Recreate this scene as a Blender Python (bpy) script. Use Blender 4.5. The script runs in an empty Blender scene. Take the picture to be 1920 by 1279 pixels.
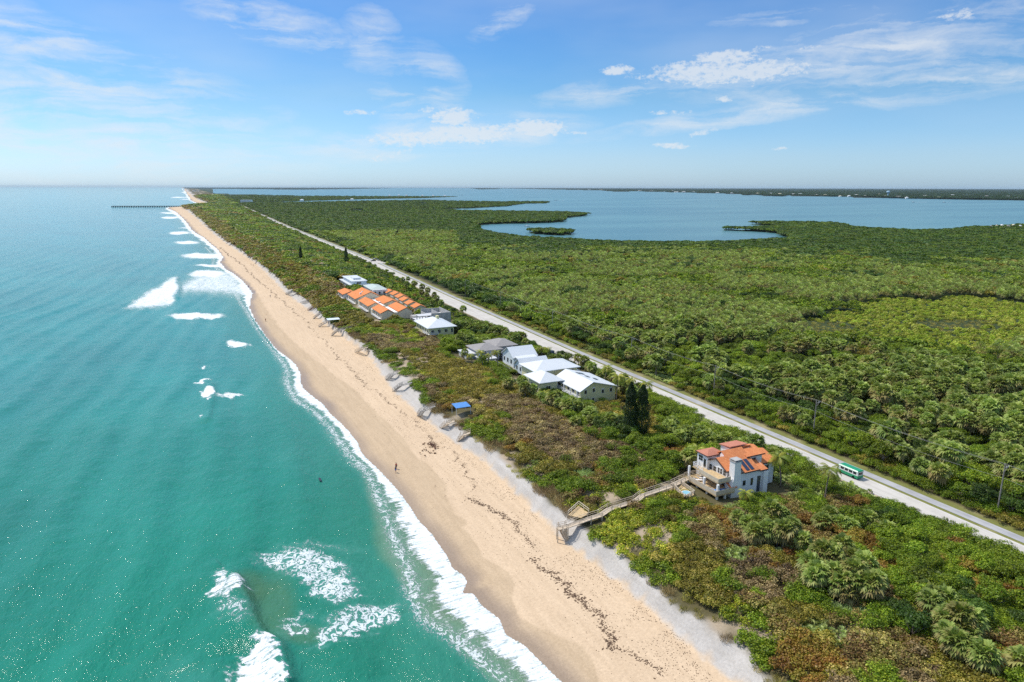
import bpy, bmesh, math, random
import numpy as np
from mathutils import Vector, Matrix
C = bpy.context.scene
COL = C.collection
rng = np.random.default_rng(7); random.seed(7)
R = math.radians

# ------------------------------------------------------------------ camera, sky, sun
# world frame: +Y runs along the coast away from the viewer, +X inland, camera 70 m up at the origin
F = 1280.; CAMH = 70.; YAW = R(25.39); PITCH = math.atan((639.5 - 350.8) / F); ROLL = R(0.1)
fw = np.array([math.sin(YAW) * math.cos(PITCH), math.cos(YAW) * math.cos(PITCH), -math.sin(PITCH)])
rt0 = np.array([math.cos(YAW), -math.sin(YAW), 0.]); up0 = np.cross(rt0, fw)
rt = rt0 * math.cos(ROLL) + up0 * math.sin(ROLL); up = -rt0 * math.sin(ROLL) + up0 * math.cos(ROLL)
cd = bpy.data.cameras.new('camera'); cam = bpy.data.objects.new('camera', cd); COL.objects.link(cam)
cd.sensor_width = 36; cd.lens = 36 * F / 1920; cd.clip_start = 1; cd.clip_end = 200000
cam.matrix_world = Matrix(((rt[0], up[0], -fw[0], 0), (rt[1], up[1], -fw[1], 0), (rt[2], up[2], -fw[2], CAMH), (0, 0, 0, 1)))
C.camera = cam
C.view_settings.view_transform = 'Standard'; C.view_settings.look = 'None'
C.view_settings.exposure = 0.35; C.view_settings.gamma = 1.0
C.cycles.max_bounces = 5; C.cycles.diffuse_bounces = 2; C.cycles.glossy_bounces = 2
C.cycles.transmission_bounces = 2; C.cycles.transparent_max_bounces = 4; C.cycles.volume_bounces = 0
C.cycles.sample_clamp_indirect = 4.0
C.cycles.use_denoising = False
try: C.cycles.denoiser = 'OPENIMAGEDENOISE'
except Exception: pass
SUN_AZ = R(-35); SUN_EL = R(56)

def at(px, py, z=0.):            # photo pixel -> point on the level z
    d = fw * F + rt * (px - 960) + up * (639.5 - py); k = (z - CAMH) / d[2]
    return float(d[0] * k), float(d[1] * k)
def pix(x, y, z):                # world -> photo pixel (arrays)
    v = np.stack([x, y, np.asarray(z) - CAMH + 0 * x], -1); k = np.maximum(v @ fw, 1e-3)
    return 960 + F * (v @ rt) / k, 639.5 - F * (v @ up) / k
def azel(px, py):
    d = fw * F + rt * (px - 960) + up * (639.5 - py)
    return math.atan2(d[0], d[1]), math.atan2(d[2], math.hypot(d[0], d[1]))

# ---- node helpers
class NT:
    def __init__(s, tree): s.t = tree; s.n = tree.nodes; s.l = tree.links
    def node(s, typ, **kw):
        n = s.n.new(typ)
        for k, v in kw.items():
            if k.startswith('i_'): n.inputs[k[2:].replace('_', ' ')].default_value = v
            else: setattr(n, k, v)
        return n
    def put(s, sock, v):
        if v is None: return
        if isinstance(v, bpy.types.NodeSocket): s.l.new(v, sock)
        else:
            if sock.type == 'RGBA' and len(v) == 3: v = (*v, 1)
            sock.default_value = v
    def math(s, op, a, b=None, c=None, clamp=False):
        n = s.n.new('ShaderNodeMath'); n.operation = op; n.use_clamp = clamp
        for i, v in enumerate((a, b, c)): s.put(n.inputs[i], v)
        return n.outputs[0]
    def mix(s, f, a, b, mode='MIX'):
        n = s.n.new('ShaderNodeMix'); n.data_type = 'RGBA'; n.blend_type = mode
        s.put(n.inputs[0], f); s.put(n.inputs[6], a); s.put(n.inputs[7], b); return n.outputs[2]
    def noise(s, vec, scale, detail=4, rough=.55, dist=0., out=0):
        n = s.n.new('ShaderNodeTexNoise'); s.put(n.inputs['Vector'], vec)
        n.inputs['Scale'].default_value = scale; n.inputs['Detail'].default_value = detail
        n.inputs['Roughness'].default_value = rough; n.inputs['Distortion'].default_value = dist
        return n.outputs[out]
    def vor(s, vec, scale, feature='F1', out=0, rand=1.):
        n = s.n.new('ShaderNodeTexVoronoi'); n.feature = feature; s.put(n.inputs['Vector'], vec)
        n.inputs['Scale'].default_value = scale; n.inputs['Randomness'].default_value = rand; return n.outputs[out]
    def ramp(s, f, lo, hi, a=0., b=1., smooth=True):
        n = s.n.new('ShaderNodeMapRange'); n.interpolation_type = 'SMOOTHSTEP' if smooth else 'LINEAR'
        s.put(n.inputs[0], f); s.put(n.inputs[1], lo); s.put(n.inputs[2], hi); s.put(n.inputs[3], a); s.put(n.inputs[4], b); return n.outputs[0]
    def cramp(s, f, stops):
        n = s.n.new('ShaderNodeValToRGB'); s.put(n.inputs[0], f); e = n.color_ramp.elements
        while len(e) < len(stops): e.new(.5)
        for q, (p, c) in zip(e, stops): q.position = p; q.color = (*c, 1)
        return n.outputs[0]
    def mapv(s, vec, scale=(1, 1, 1), rot=(0, 0, 0), loc=(0, 0, 0)):
        n = s.n.new('ShaderNodeMapping'); s.put(n.inputs[0], vec)
        n.inputs['Scale'].default_value = scale; n.inputs['Rotation'].default_value = rot; n.inputs['Location'].default_value = loc
        return n.outputs[0]
    def attr(s, name, out='Fac'):
        n = s.n.new('ShaderNodeAttribute'); n.attribute_name = name; return n.outputs[out]
    def bump(s, h, strength=.3, dist=.1, nrm=None):
        n = s.n.new('ShaderNodeBump'); s.put(n.inputs['Height'], h)
        n.inputs['Strength'].default_value = strength; n.inputs['Distance'].default_value = dist
        if nrm is not None: s.put(n.inputs['Normal'], nrm)
        return n.outputs[0]

# ---- world: Nishita sky with thin cirrus and a few small cumulus
w = bpy.data.worlds.new('World'); C.world = w; w.use_nodes = True
wt = NT(w.node_tree); wt.n.clear()
sky = wt.node('ShaderNodeTexSky', sky_type='NISHITA', sun_disc=False, sun_elevation=SUN_EL, sun_rotation=SUN_AZ % (2 * math.pi),
              altitude=70, air_density=1.0, dust_density=0.6, ozone_density=3.0)
gen = wt.node('ShaderNodeTexCoord').outputs['Generated']
sep = wt.node('ShaderNodeSeparateXYZ'); wt.put(sep.inputs[0], gen)
AZ = wt.math('ARCTAN2', sep.outputs[0], sep.outputs[1]); EL = wt.math('ARCSINE', sep.outputs[2])
cmb = wt.node('ShaderNodeCombineXYZ'); wt.put(cmb.inputs[0], AZ); wt.put(cmb.inputs[1], EL); AE = cmb.outputs[0]
warp = wt.noise(AE, 5, 9, .72, out=1)
wv = wt.node('ShaderNodeVectorMath', operation='MULTIPLY_ADD'); wt.put(wv.inputs[0], warp); wv.inputs[1].default_value = (.06, .030, 0); wt.put(wv.inputs[2], AE)
AEW = wv.outputs[0]; sp2 = wt.node('ShaderNodeSeparateXYZ'); wt.put(sp2.inputs[0], AEW)
AZW, ELW = sp2.outputs[0], sp2.outputs[1]
def blob(px, py, rx, ry, rot=0., az=AZW, el=ELW):
    a0, e0 = azel(px, py); a0 += .025; e0 += .01
    dx = wt.math('SUBTRACT', az, a0); dy = wt.math('SUBTRACT', el, e0); c, s_ = math.cos(rot), math.sin(rot)
    u = wt.math('MULTIPLY', wt.math('ADD', wt.math('MULTIPLY', dx, c), wt.math('MULTIPLY', dy, s_)), 1280. / rx)
    v = wt.math('MULTIPLY', wt.math('SUBTRACT', wt.math('MULTIPLY', dy, c), wt.math('MULTIPLY', dx, s_)), 1280. / ry)
    r2 = wt.math('ADD', wt.math('MULTIPLY', u, u), wt.math('MULTIPLY', v, v))
    return wt.math('SUBTRACT', 1., r2, clamp=True)
def total(bl):
    t = bl[0]
    for b in bl[1:]: t = wt.math('MAXIMUM', t, b)
    return t
cirrus_mask = total([blob(130, 190, 420, 130, -.18), blob(30, 60, 260, 60, -.3), blob(520, 40, 190, 40, -.2), blob(280, 255, 330, 26, -.03),
                     blob(60, 262, 240, 12, -.05), blob(830, 250, 300, 40, .1), blob(1620, 90, 330, 60, .18), blob(1800, 130, 280, 45, .08),
                     blob(1250, 150, 260, 30, .1), blob(790, 165, 90, 90, .9), blob(700, 70, 60, 60, -.5), blob(1500, 190, 420, 22, .12), blob(950, 30, 80, 25, .5), blob(1500, 25, 160, 14, 0.)])
streak = wt.noise(wt.mapv(AEW, (5, 30, 1), (0, 0, R(8))), 1.6, 7, .62, .6)
streak2 = wt.noise(wt.mapv(AEW, (9, 20, 1), (0, 0, R(-14))), 1.1, 6, .6, .4)
cir = wt.math('MULTIPLY', wt.math('POWER', cirrus_mask, .7), wt.ramp(wt.math('ADD', wt.math('MULTIPLY', streak, .65), wt.math('MULTIPLY', streak2, .35)), .36, .70))
cir = wt.math('MULTIPLY', cir, .8)
cum_big = total([blob(1370, 128, 185, 25, .0), blob(1370, 102, 70, 14), blob(860, 214, 52, 22), blob(850, 247, 200, 22, .05), blob(1010, 230, 70, 20), blob(1165, 123, 38, 10)])
cum_small = total([blob(808, 203, 24, 10), blob(680, 203, 40, 6), blob(1368, 173, 20, 10), blob(1272, 201, 50, 6), blob(1338, 232, 42, 11, .3), blob(1095, 238, 28, 5), blob(1474, 273, 20, 4),
                  blob(1270, 264, 50, 6), blob(1440, 87, 46, 9), blob(1815, 17, 42, 10), blob(740, 285, 50, 12, .2), blob(1540, 82, 36, 6)])
cum_mask = wt.math('MAXIMUM', cum_big, wt.math('MULTIPLY', cum_small, .62))
puff = wt.noise(wt.mapv(AE, (1, 1.7, 1)), 95, 8, .68)
puff2 = wt.noise(wt.mapv(AE, (1, 2.2, 1)), 14, 5, .6)
cum = wt.ramp(wt.math('ADD', wt.math('MULTIPLY', cum_mask, 1.0), wt.math('ADD', wt.math('MULTIPLY', wt.math('SUBTRACT', puff, .5), 2.3), wt.math('MULTIPLY', wt.math('SUBTRACT', puff2, .5), 1.1))), .14, .95)
cum = wt.math('MULTIPLY', cum, wt.ramp(cum_mask, .0, .25))
veil = wt.math('MULTIPLY', wt.ramp(wt.noise(wt.mapv(AE, (2, 7, 1)), 1.3, 4, .5), .3, .8), wt.ramp(EL, .0, .16, .10, .30))
cloud = wt.math('MAXIMUM', wt.math('MAXIMUM', cir, wt.math('MULTIPLY', cum, .75)), wt.math('MULTIPLY', veil, .8))
skyc = wt.mix(1., sky.outputs[0], wt.cramp(wt.ramp(EL, 0., 1.0, smooth=False), [(0, (.50, .70, 1.06)), (.04, (.47, .63, .88)), (.12, (.33, .54, .70)), (.27, (.235, .465, .71)), (.6, (1.5, 1.28, 1.05))]), 'MULTIPLY')  # last stop brightens the sky overhead, out of view, as added fill light
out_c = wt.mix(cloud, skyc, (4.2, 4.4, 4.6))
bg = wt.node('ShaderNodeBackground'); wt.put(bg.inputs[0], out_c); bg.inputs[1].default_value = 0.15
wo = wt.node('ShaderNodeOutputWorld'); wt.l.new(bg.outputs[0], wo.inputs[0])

sd = bpy.data.lights.new('sun', 'SUN'); sd.energy = 2.85; sd.angle = R(.53); sd.color = (1., .955, .89)
sun = bpy.data.objects.new('sun', sd); COL.objects.link(sun)
sdir = Vector((math.sin(SUN_AZ) * math.cos(SUN_EL), math.cos(SUN_AZ) * math.cos(SUN_EL), math.sin(SUN_EL)))
sun.rotation_euler = sdir.to_track_quat('Z', 'Y').to_euler(); sun.location = (0, 0, 200)

# ------------------------------------------------------------------ object helpers
def tag(o, label=None, cat=None, group=None, kind=None):
    for k, v in (('label', label), ('category', cat), ('group', group), ('kind', kind)):
        if v: o[k] = v
    return o
def link(o, parent=None):
    COL.objects.link(o)
    if parent: o.parent = parent
    return o
def empty(name, loc, label, cat, group=None, rz=0.):
    o = bpy.data.objects.new(name, None); o.empty_display_size = .3; o.location = loc; o.rotation_euler = (0, 0, rz)
    return tag(link(o), label, cat, group)
def np_mesh(name, V_, F_, smooth=False):
    m = bpy.data.meshes.new(name); V_ = np.asarray(V_, np.float32); F_ = np.asarray(F_, np.int32)
    m.vertices.add(len(V_)); m.vertices.foreach_set('co', V_.ravel())
    k = F_.shape[1]; m.loops.add(F_.size); m.loops.foreach_set('vertex_index', F_.ravel())
    m.polygons.add(len(F_)); m.polygons.foreach_set('loop_start', np.arange(0, F_.size, k, dtype=np.int32))
    m.polygons.foreach_set('loop_total', np.full(len(F_), k, np.int32))
    if smooth: m.polygons.foreach_set('use_smooth', np.ones(len(F_), bool))
    m.update(calc_edges=True); return m
def fattr(m, name, vals, dom='POINT'):
    a = m.attributes.new(name, 'FLOAT', dom); a.data.foreach_set('value', np.asarray(vals, np.float32))
def cattr(m, name, vals, dom='POINT'):
    a = m.attributes.new(name, 'FLOAT_COLOR', dom); v = np.ones((len(vals), 4), np.float32); v[:, :3] = vals; a.data.foreach_set('color', v.ravel())
class MB:
    def __init__(s, org=(0, 0, 0)): s.v = []; s.f = []; s.o = org
    def add(s, vs, fs):
        b = len(s.v); s.v += [tuple(a - c for a, c in zip(v, s.o)) for v in vs]; s.f += [tuple(b + i for i in f) for f in fs]; return s
    def box(s, x0, x1, y0, y1, z0, z1):
        return s.add([(x, y, z) for z in (z0, z1) for y in (y0, y1) for x in (x0, x1)],
                     [(0, 2, 3, 1), (4, 5, 7, 6), (0, 1, 5, 4), (2, 6, 7, 3), (0, 4, 6, 2), (1, 3, 7, 5)])
    def slab(s, pts, th):          # polygon with thickness downwards
        n = len(pts); return s.add([p for p in pts] + [(p[0], p[1], p[2] - th) for p in pts],
            [tuple(range(n)), tuple(range(2 * n - 1, n - 1, -1))] + [(i, i + n, (i + 1) % n + n, (i + 1) % n) for i in range(n)])
    def bar(s, a, b, wx, wz=None):
        a = Vector(a); b = Vector(b); d = (b - a); wz = wz or wx
        if d.length < 1e-6: return s
        d.normalize(); u = Vector((0, 0, 1)).cross(d)
        if u.length < .05: u = Vector((1, 0, 0))
        u.normalize(); v = d.cross(u); P = []
        for p in (a, b):
            for i, j in ((-1, -1), (1, -1), (1, 1), (-1, 1)): P.append(tuple(p + u * i * wx / 2 + v * j * wz / 2))
        return s.add(P, [(0, 3, 2, 1), (4, 5, 6, 7), (0, 1, 5, 4), (1, 2, 6, 5), (2, 3, 7, 6), (3, 0, 4, 7)])
    def tube(s, pts, rad, n=6):
        P = []; N = len(pts)
        for i, p in enumerate(pts):
            d = Vector(pts[min(i + 1, N - 1)]) - Vector(pts[max(i - 1, 0)]); d.normalize()
            u = Vector((0, 1, 0)).cross(d) if abs(d.y) < .9 else Vector((0, 0, 1)).cross(d); u.normalize(); v = d.cross(u)
            r = rad[i] if hasattr(rad, '__len__') else rad
            for k in range(n):
                q = 2 * math.pi * k / n; P.append(tuple(Vector(p) + (u * math.cos(q) + v * math.sin(q)) * r))
        fs = [(i * n + k, i * n + (k + 1) % n, (i + 1) * n + (k + 1) % n, (i + 1) * n + k) for i in range(N - 1) for k in range(n)]
        fs += [tuple(range(n - 1, -1, -1)), tuple((N - 1) * n + k for k in range(n))]
        return s.add(P, fs)
    def gabY(s, x0, x1, y0, y1, ze, zp, xp=None, ov=.35, th=.18):      # gable roof, ridge along Y
        xp = (x0 + x1) / 2 if xp is None else xp; y0 -= ov; y1 += ov
        gl = (zp - ze) / max(xp - x0, .1); gr = (zp - ze) / max(x1 - xp, .1); zl = ze - gl * ov; zr = ze - gr * ov
        L = (x0 - ov, zl); P = (xp, zp); Q = (x1 + ov, zr); pr = [L, P, Q, (Q[0], Q[1] - th), (P[0], P[1] - th), (L[0], L[1] - th)]
        n = 6; return s.add([(x, y0, z) for x, z in pr] + [(x, y1, z) for x, z in pr],
            [(0, 1, 4, 5), (1, 2, 3, 4), (6, 11, 10, 7), (7, 10, 9, 8)] + [(i, i + n, (i + 1) % n + n, (i + 1) % n) for i in range(n)])
    def gabX(s, x0, x1, y0, y1, ze, zp, yp=None, ov=.35, th=.18):
        t = MB(); t.gabY(y0, y1, x0, x1, ze, zp, yp, ov, th)
        return s.add([(v[1], v[0], v[2]) for v in t.v], [tuple(reversed(f)) for f in t.f])
    def hip(s, x0, x1, y0, y1, ze, zp, ov=.5, th=.2, run=None):
        x0 -= ov; x1 += ov; y0 -= ov; y1 += ov; W_, L_ = x1 - x0, y1 - y0; cx, cy = (x0 + x1) / 2, (y0 + y1) / 2
        if run is None: run = min(W_, L_) / 2
        if W_ <= L_: r = [(cx, min(y0 + run, cy), zp), (cx, max(y1 - run, cy), zp)]; fs = [(0, 1, 8), (1, 2, 9, 8), (2, 3, 9), (3, 0, 8, 9)]
        else: r = [(min(x0 + run, cx), cy, zp), (max(x1 - run, cx), cy, zp)]; fs = [(0, 1, 9, 8), (1, 2, 9), (2, 3, 8, 9), (3, 0, 8)]
        b = [(x0, y0), (x1, y0), (x1, y1), (x0, y1)]
        V_ = [(x, y, ze) for x, y in b] + [(x, y, ze - th) for x, y in b] + r
        return s.add(V_, fs + [(7, 6, 5, 4)] + [(i, i + 4, (i + 1) % 4 + 4, (i + 1) % 4) for i in range(4)])
    def wallsY(s, x0, x1, y0, y1, z0, ze, zp=None, xp=None):             # gabled wall body
        if zp is None: return s.box(x0, x1, y0, y1, z0, ze)
        xp = (x0 + x1) / 2 if xp is None else xp; d = .19
        pr = [(x0, z0), (x1, z0), (x1, ze - d), (xp, zp - d), (x0, ze - d)]; n = 5
        return s.add([(x, y0, z) for x, z in pr] + [(x, y1, z) for x, z in pr], [tuple(range(n)), tuple(range(2 * n - 1, n - 1, -1))] + [(i, i + n, (i + 1) % n + n, (i + 1) % n) for i in range(n)])
    def wallsX(s, x0, x1, y0, y1, z0, ze, zp=None, yp=None):
        t = MB(); t.wallsY(y0, y1, x0, x1, z0, ze, zp, yp)
        return s.add([(v[1], v[0], v[2]) for v in t.v], [tuple(reversed(f)) for f in t.f])
    def build(s, name, m, parent=None, smooth=False, label=None):
        me = bpy.data.meshes.new(name); me.from_pydata(s.v, [], s.f); me.materials.append(m)
        bm = bmesh.new(); bm.from_mesh(me); bmesh.ops.recalc_face_normals(bm, faces=bm.faces); bm.to_mesh(me); bm.free()
        if smooth: me.polygons.foreach_set('use_smooth', [True] * len(me.polygons))
        o = bpy.data.objects.new(name, me); link(o, parent)
        if parent is None and any(s.o): o.location = s.o
        if label: o['label'] = label
        return o
def copy_tree(o, parent=None):
    c = o.copy(); COL.objects.link(c)
    if parent: c.parent = parent
    for ch in [q for q in KIDS.get(o.name, [])]: copy_tree(ch, c)
    return c
KIDS = {}
def register(root, kids): KIDS[root.name] = kids

# ------------------------------------------------------------------ materials
def newmat(name):
    m = bpy.data.materials.new(name); m.use_nodes = True; t = NT(m.node_tree); t.n.clear()
    o = t.node('ShaderNodeOutputMaterial'); return m, t, o
def pbr(t, o, col, rough=.7, normal=None, spec=.3, metal=0.):
    b = t.node('ShaderNodeBsdfPrincipled'); t.put(b.inputs['Base Color'], col); t.put(b.inputs['Roughness'], rough)
    b.inputs['Specular IOR Level'].default_value = spec; b.inputs['Metallic'].default_value = metal
    if normal is not None: t.put(b.inputs['Normal'], normal)
    t.l.new(b.outputs[0], o.inputs[0]); return b
def simple(name, col, rough=.7, var=.12, scale=1.5, spec=.3, metal=0., bump=.0):
    m, t, o = newmat(name); pos = t.node('ShaderNodeNewGeometry').outputs['Position']
    n = t.noise(pos, scale, 5, .6); dark = tuple(c * (1 - var) for c in col); lite = tuple(min(1, c * (1 + var * .6)) for c in col)
    c = t.mix(t.ramp(n, .3, .7), dark, lite)
    pbr(t, o, c, rough, t.bump(t.noise(pos, scale * 8, 3), .3, bump) if bump else None, spec, metal); return m
M = {}
M['stucco'] = simple('white_stucco', (.88, .87, .84), .85, .06, .8, bump=.02)
M['cream'] = simple('cream_stucco', (.80, .71, .52), .85, .08, .5)
M['yellow'] = simple('pale_yellow_siding', (.78, .71, .38), .8, .07, .6)
M['paleyellow'] = simple('pale_green_yellow_siding', (.72, .70, .44), .8, .07, .6)
M['lightblue'] = simple('pale_blue_siding', (.66, .73, .76), .8, .05, .6)
M['greywall'] = simple('pale_grey_stucco', (.60, .61, .62), .85, .08, .5)
M['concrete'] = simple('raw_concrete', (.42, .41, .39), .9, .18, .6, bump=.02)
M['trim'] = simple('dark_fascia', (.10, .055, .045), .6)
M['whitetrim'] = simple('white_painted_trim', (.80, .80, .80), .5, .04)
M['glass'] = simple('dark_window_glass', (.020, .028, .035), .08, .2, .5, spec=.8)
M['bluishglass'] = simple('grey_window_glass', (.06, .08, .10), .1, .2, .5, spec=.8)
M['wood'] = simple('weathered_timber', (.58, .48, .36), .85, .3, 3, bump=.02)
M['greywood'] = simple('grey_timber', (.36, .34, .31), .85, .25, 3, bump=.02)
M['deckwood'] = simple('honey_deck_boards', (.60, .44, .24), .8, .22, 3)  # honey-brown wood colour of the deck boards
M['darkwood'] = simple('dark_red_timber', (.16, .08, .06), .85, .3, 3)
M['tan'] = simple('tan_rail_panel', (.64, .55, .41), .85, .12, 2)
M['metalroof'] = None
M['bluecloth'] = simple('blue_canopy_cloth', (.10, .28, .62), .8, .15, 1.5)
M['green'] = simple('green_car_paint', (.01, .30, .13), .3, .08, 1, spec=.6)
M['carwhite'] = simple('white_car_paint', (.78, .78, .76), .3, .03, 1, spec=.6)
M['carblack'] = simple('black_car_paint', (.02, .02, .022), .3, .1, 1, spec=.6)
M['carsilver'] = simple('silver_car_paint', (.42, .43, .44), .3, .1, 1, spec=.6)
M['rubber'] = simple('black_rubber', (.02, .02, .02), .8)
M['pole'] = simple('grey_pole_wood', (.26, .24, .21), .9, .3, 2)
M['wire'] = simple('pale_wire', (.30, .30, .28), .6)
M['poolwater'] = simple('pool_water', (.25, .52, .60), .08, .1, .8, spec=.6)
M['thatch'] = simple('brown_thatch', (.26, .19, .13), .95, .4, 1.2, bump=.1)
M['bark'] = simple('palm_bark', (.22, .18, .14), .95, .35, 4, bump=.03)
M['rock'] = simple('dark_jetty_timber', (.045, .045, .045), .9, .4, .4)
M['tank'] = simple('pale_blue_tank_paint', (.42, .62, .75), .5, .05, .2)
M['solar'] = simple('dark_solar_glass', (.02, .04, .09), .12, .1, 1, spec=.8)
def tileroof(name, c1, c2, c3, per=.35):
    m, t, o = newmat(name); pos = t.node('ShaderNodeNewGeometry').outputs['Position']
    br = t.node('ShaderNodeTexBrick'); t.put(br.inputs['Vector'], pos); br.inputs['Scale'].default_value = 1.
    br.inputs['Brick Width'].default_value = .3; br.inputs['Row Height'].default_value = per; br.inputs['Mortar Size'].default_value = .025
    br.inputs['Color1'].default_value = (*c1, 1); br.inputs['Color2'].default_value = (*c2, 1); br.inputs['Mortar'].default_value = (*c3, 1)
    c = t.mix(t.ramp(t.noise(pos, .6, 5, .65), .35, .75, 0, .45), br.outputs[0], c3)
    wv_ = t.node('ShaderNodeTexWave'); t.put(wv_.inputs['Vector'], pos); wv_.bands_direction = 'X'; wv_.inputs['Scale'].default_value = 1.05
    pbr(t, o, c, .85, t.bump(wv_.outputs[1], .35, .06), .2); return m
M['tile'] = tileroof('orange_roof_tiles', (.88, .35, .14), (.76, .27, .10), (.48, .15, .06))
M['tile2'] = tileroof('apricot_roof_tiles', (.85, .33, .11), (.74, .26, .085), (.5, .16, .06), .4)
M['tilepink'] = tileroof('faded_pink_roof_tiles', (.62, .27, .18), (.54, .22, .14), (.40, .15, .10))
M['shingle'] = tileroof('grey_roof_shingles', (.40, .38, .36), (.33, .31, .30), (.24, .23, .22), .3)
def metalroof(name, col):
    m, t, o = newmat(name); pos = t.node('ShaderNodeNewGeometry').outputs['Position']
    wv_ = t.node('ShaderNodeTexWave'); t.put(wv_.inputs['Vector'], pos); wv_.bands_direction = 'Y'; wv_.inputs['Scale'].default_value = .7
    seam = t.ramp(wv_.outputs[1], .9, 1.); n = t.ramp(t.noise(pos, .35, 6, .7), .35, .8, 0, .22)
    c = t.mix(n, col, tuple(q * .7 for q in col)); c = t.mix(t.math('MULTIPLY', seam, .25), c, (.45, .5, .55))
    pbr(t, o, c, .4, t.bump(seam, .4, .04), .4); return m
M['metalroof'] = metalroof('white_metal_roof', (.72, .75, .76))
M['greenroof'] = metalroof('pale_green_metal_roof', (.55, .62, .55))
def leafmat(name, stops, var=.5, trans=.25, nscale=.03, rough=.5, spec=.25, tint=(1.36, 1.20, .62)):
    """stops: colours along the per-leaf value; each plant shifts a little"""
    m, t, o = newmat(name); v = t.attr('v'); oi = t.node('ShaderNodeObjectInfo').outputs['Random']
    pos = t.node('ShaderNodeNewGeometry').outputs['Position']
    sh = t.math('MULTIPLY', t.math('SUBTRACT', t.noise(pos, nscale, 3, .6), .5), .9)
    f = t.math('ADD', t.math('ADD', v, sh), t.math('MULTIPLY', t.math('SUBTRACT', oi, .5), .35), clamp=True)
    c = t.cramp(f, [(p_, tuple(min(.85, q_ * 1.2 * g_) for q_, g_ in zip(c_, tint))) for p_, c_ in stops]); hs = t.node('ShaderNodeHueSaturation')
    t.put(hs.inputs['Hue'], t.math('ADD', .485, t.math('MULTIPLY', oi, .03))); t.put(hs.inputs['Value'], t.math('ADD', 1 - var / 2, t.math('MULTIPLY', t.math('FRACT', t.math('MULTIPLY', oi, 7.3)), var)))
    t.put(hs.inputs['Color'], c); c = hs.outputs[0]
    b = t.node('ShaderNodeBsdfPrincipled'); t.put(b.inputs['Base Color'], c); b.inputs['Roughness'].default_value = rough; b.inputs['Specular IOR Level'].default_value = spec
    tr = t.node('ShaderNodeBsdfTranslucent'); t.put(tr.inputs[0], t.mix(1., c, (1.2, 1.3, .6), 'MULTIPLY'))
    mx = t.node('ShaderNodeMixShader'); mx.inputs[0].default_value = trans
    t.l.new(b.outputs[0], mx.inputs[1]); t.l.new(tr.outputs[0], mx.inputs[2]); t.l.new(mx.outputs[0], o.inputs[0]); return m
LM = {
 'palm': leafmat('sabal_palm_leaf', [(0, (.18, .16, .10)), (.3, (.22, .24, .13)), (.55, (.12, .18, .06)), (1, (.26, .32, .15))], tint=(1.27, 1.19, .66)),
 'palmetto': leafmat('silver_palmetto_leaf', [(0, (.10, .14, .07)), (.5, (.19, .27, .17)), (1, (.38, .46, .36))]),
 'blue': leafmat('silver_blue_leaf', [(0, (.12, .19, .14)), (.5, (.26, .37, .31)), (1, (.45, .55, .50))]),
 'brown': leafmat('seagrape_brown_leaf', [(0, (.08, .055, .04)), (.35, (.17, .125, .08)), (.65, (.16, .17, .07)), (1, (.42, .35, .24))]),
 'mauve': leafmat('seagrape_mauve_leaf', [(0, (.06, .05, .045)), (.4, (.16, .13, .115)), (.75, (.26, .22, .19)), (1, (.44, .37, .31))]),
 'olive': leafmat('seagrape_olive_leaf', [(0, (.055, .06, .02)), (.4, (.14, .145, .035)), (.75, (.23, .21, .07)), (1, (.40, .32, .17))]),
 'orange': leafmat('seagrape_rust_leaf', [(0, (.075, .045, .025)), (.3, (.17, .10, .04)), (.6, (.22, .165, .05)), (1, (.20, .20, .06))]),
 'green': leafmat('bright_green_leaf', [(0, (.03, .06, .012)), (.4, (.085, .15, .016)), (.75, (.16, .235, .025)), (1, (.27, .33, .06))]),
 'dark': leafmat('dark_green_leaf', [(0, (.015, .04, .012)), (.5, (.045, .095, .024)), (1, (.10, .16, .045))]),
 'mangrove': leafmat('mangrove_leaf', [(0, (.035, .06, .014)), (.5, (.075, .125, .02)), (1, (.13, .19, .035))], nscale=.012),
 'vine': leafmat('yellow_green_vine_leaf', [(0, (.06, .10, .015)), (.4, (.16, .23, .025)), (.75, (.30, .34, .05)), (1, (.45, .38, .12))]),
 'twig': leafmat('bare_grey_twig', [(0, (.12, .10, .08)), (.5, (.22, .18, .16)), (1, (.34, .29, .25))], trans=.05),
 'clear1': leafmat('clearing_leaf', [(0, (.09, .14, .02)), (.5, (.19, .28, .035)), (1, (.32, .40, .08))]), 'clear2': leafmat('clearing_dry_leaf', [(0, (.11, .15, .035)), (.5, (.22, .27, .06)), (1, (.38, .40, .15))]),
 'grass': leafmat('dune_grass_blade', [(0, (.12, .13, .05)), (.5, (.24, .24, .11)), (1, (.42, .38, .24))]),
 'coconut': leafmat('coconut_palm_leaf', [(0, (.20, .17, .05)), (.35, (.20, .22, .05)), (.7, (.12, .20, .04)), (1, (.34, .34, .10))]),
 'casuarina': leafmat('dark_needle_leaf', [(0, (.008, .022, .012)), (.5, (.022, .048, .024)), (1, (.05, .09, .04))]),
}
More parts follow.
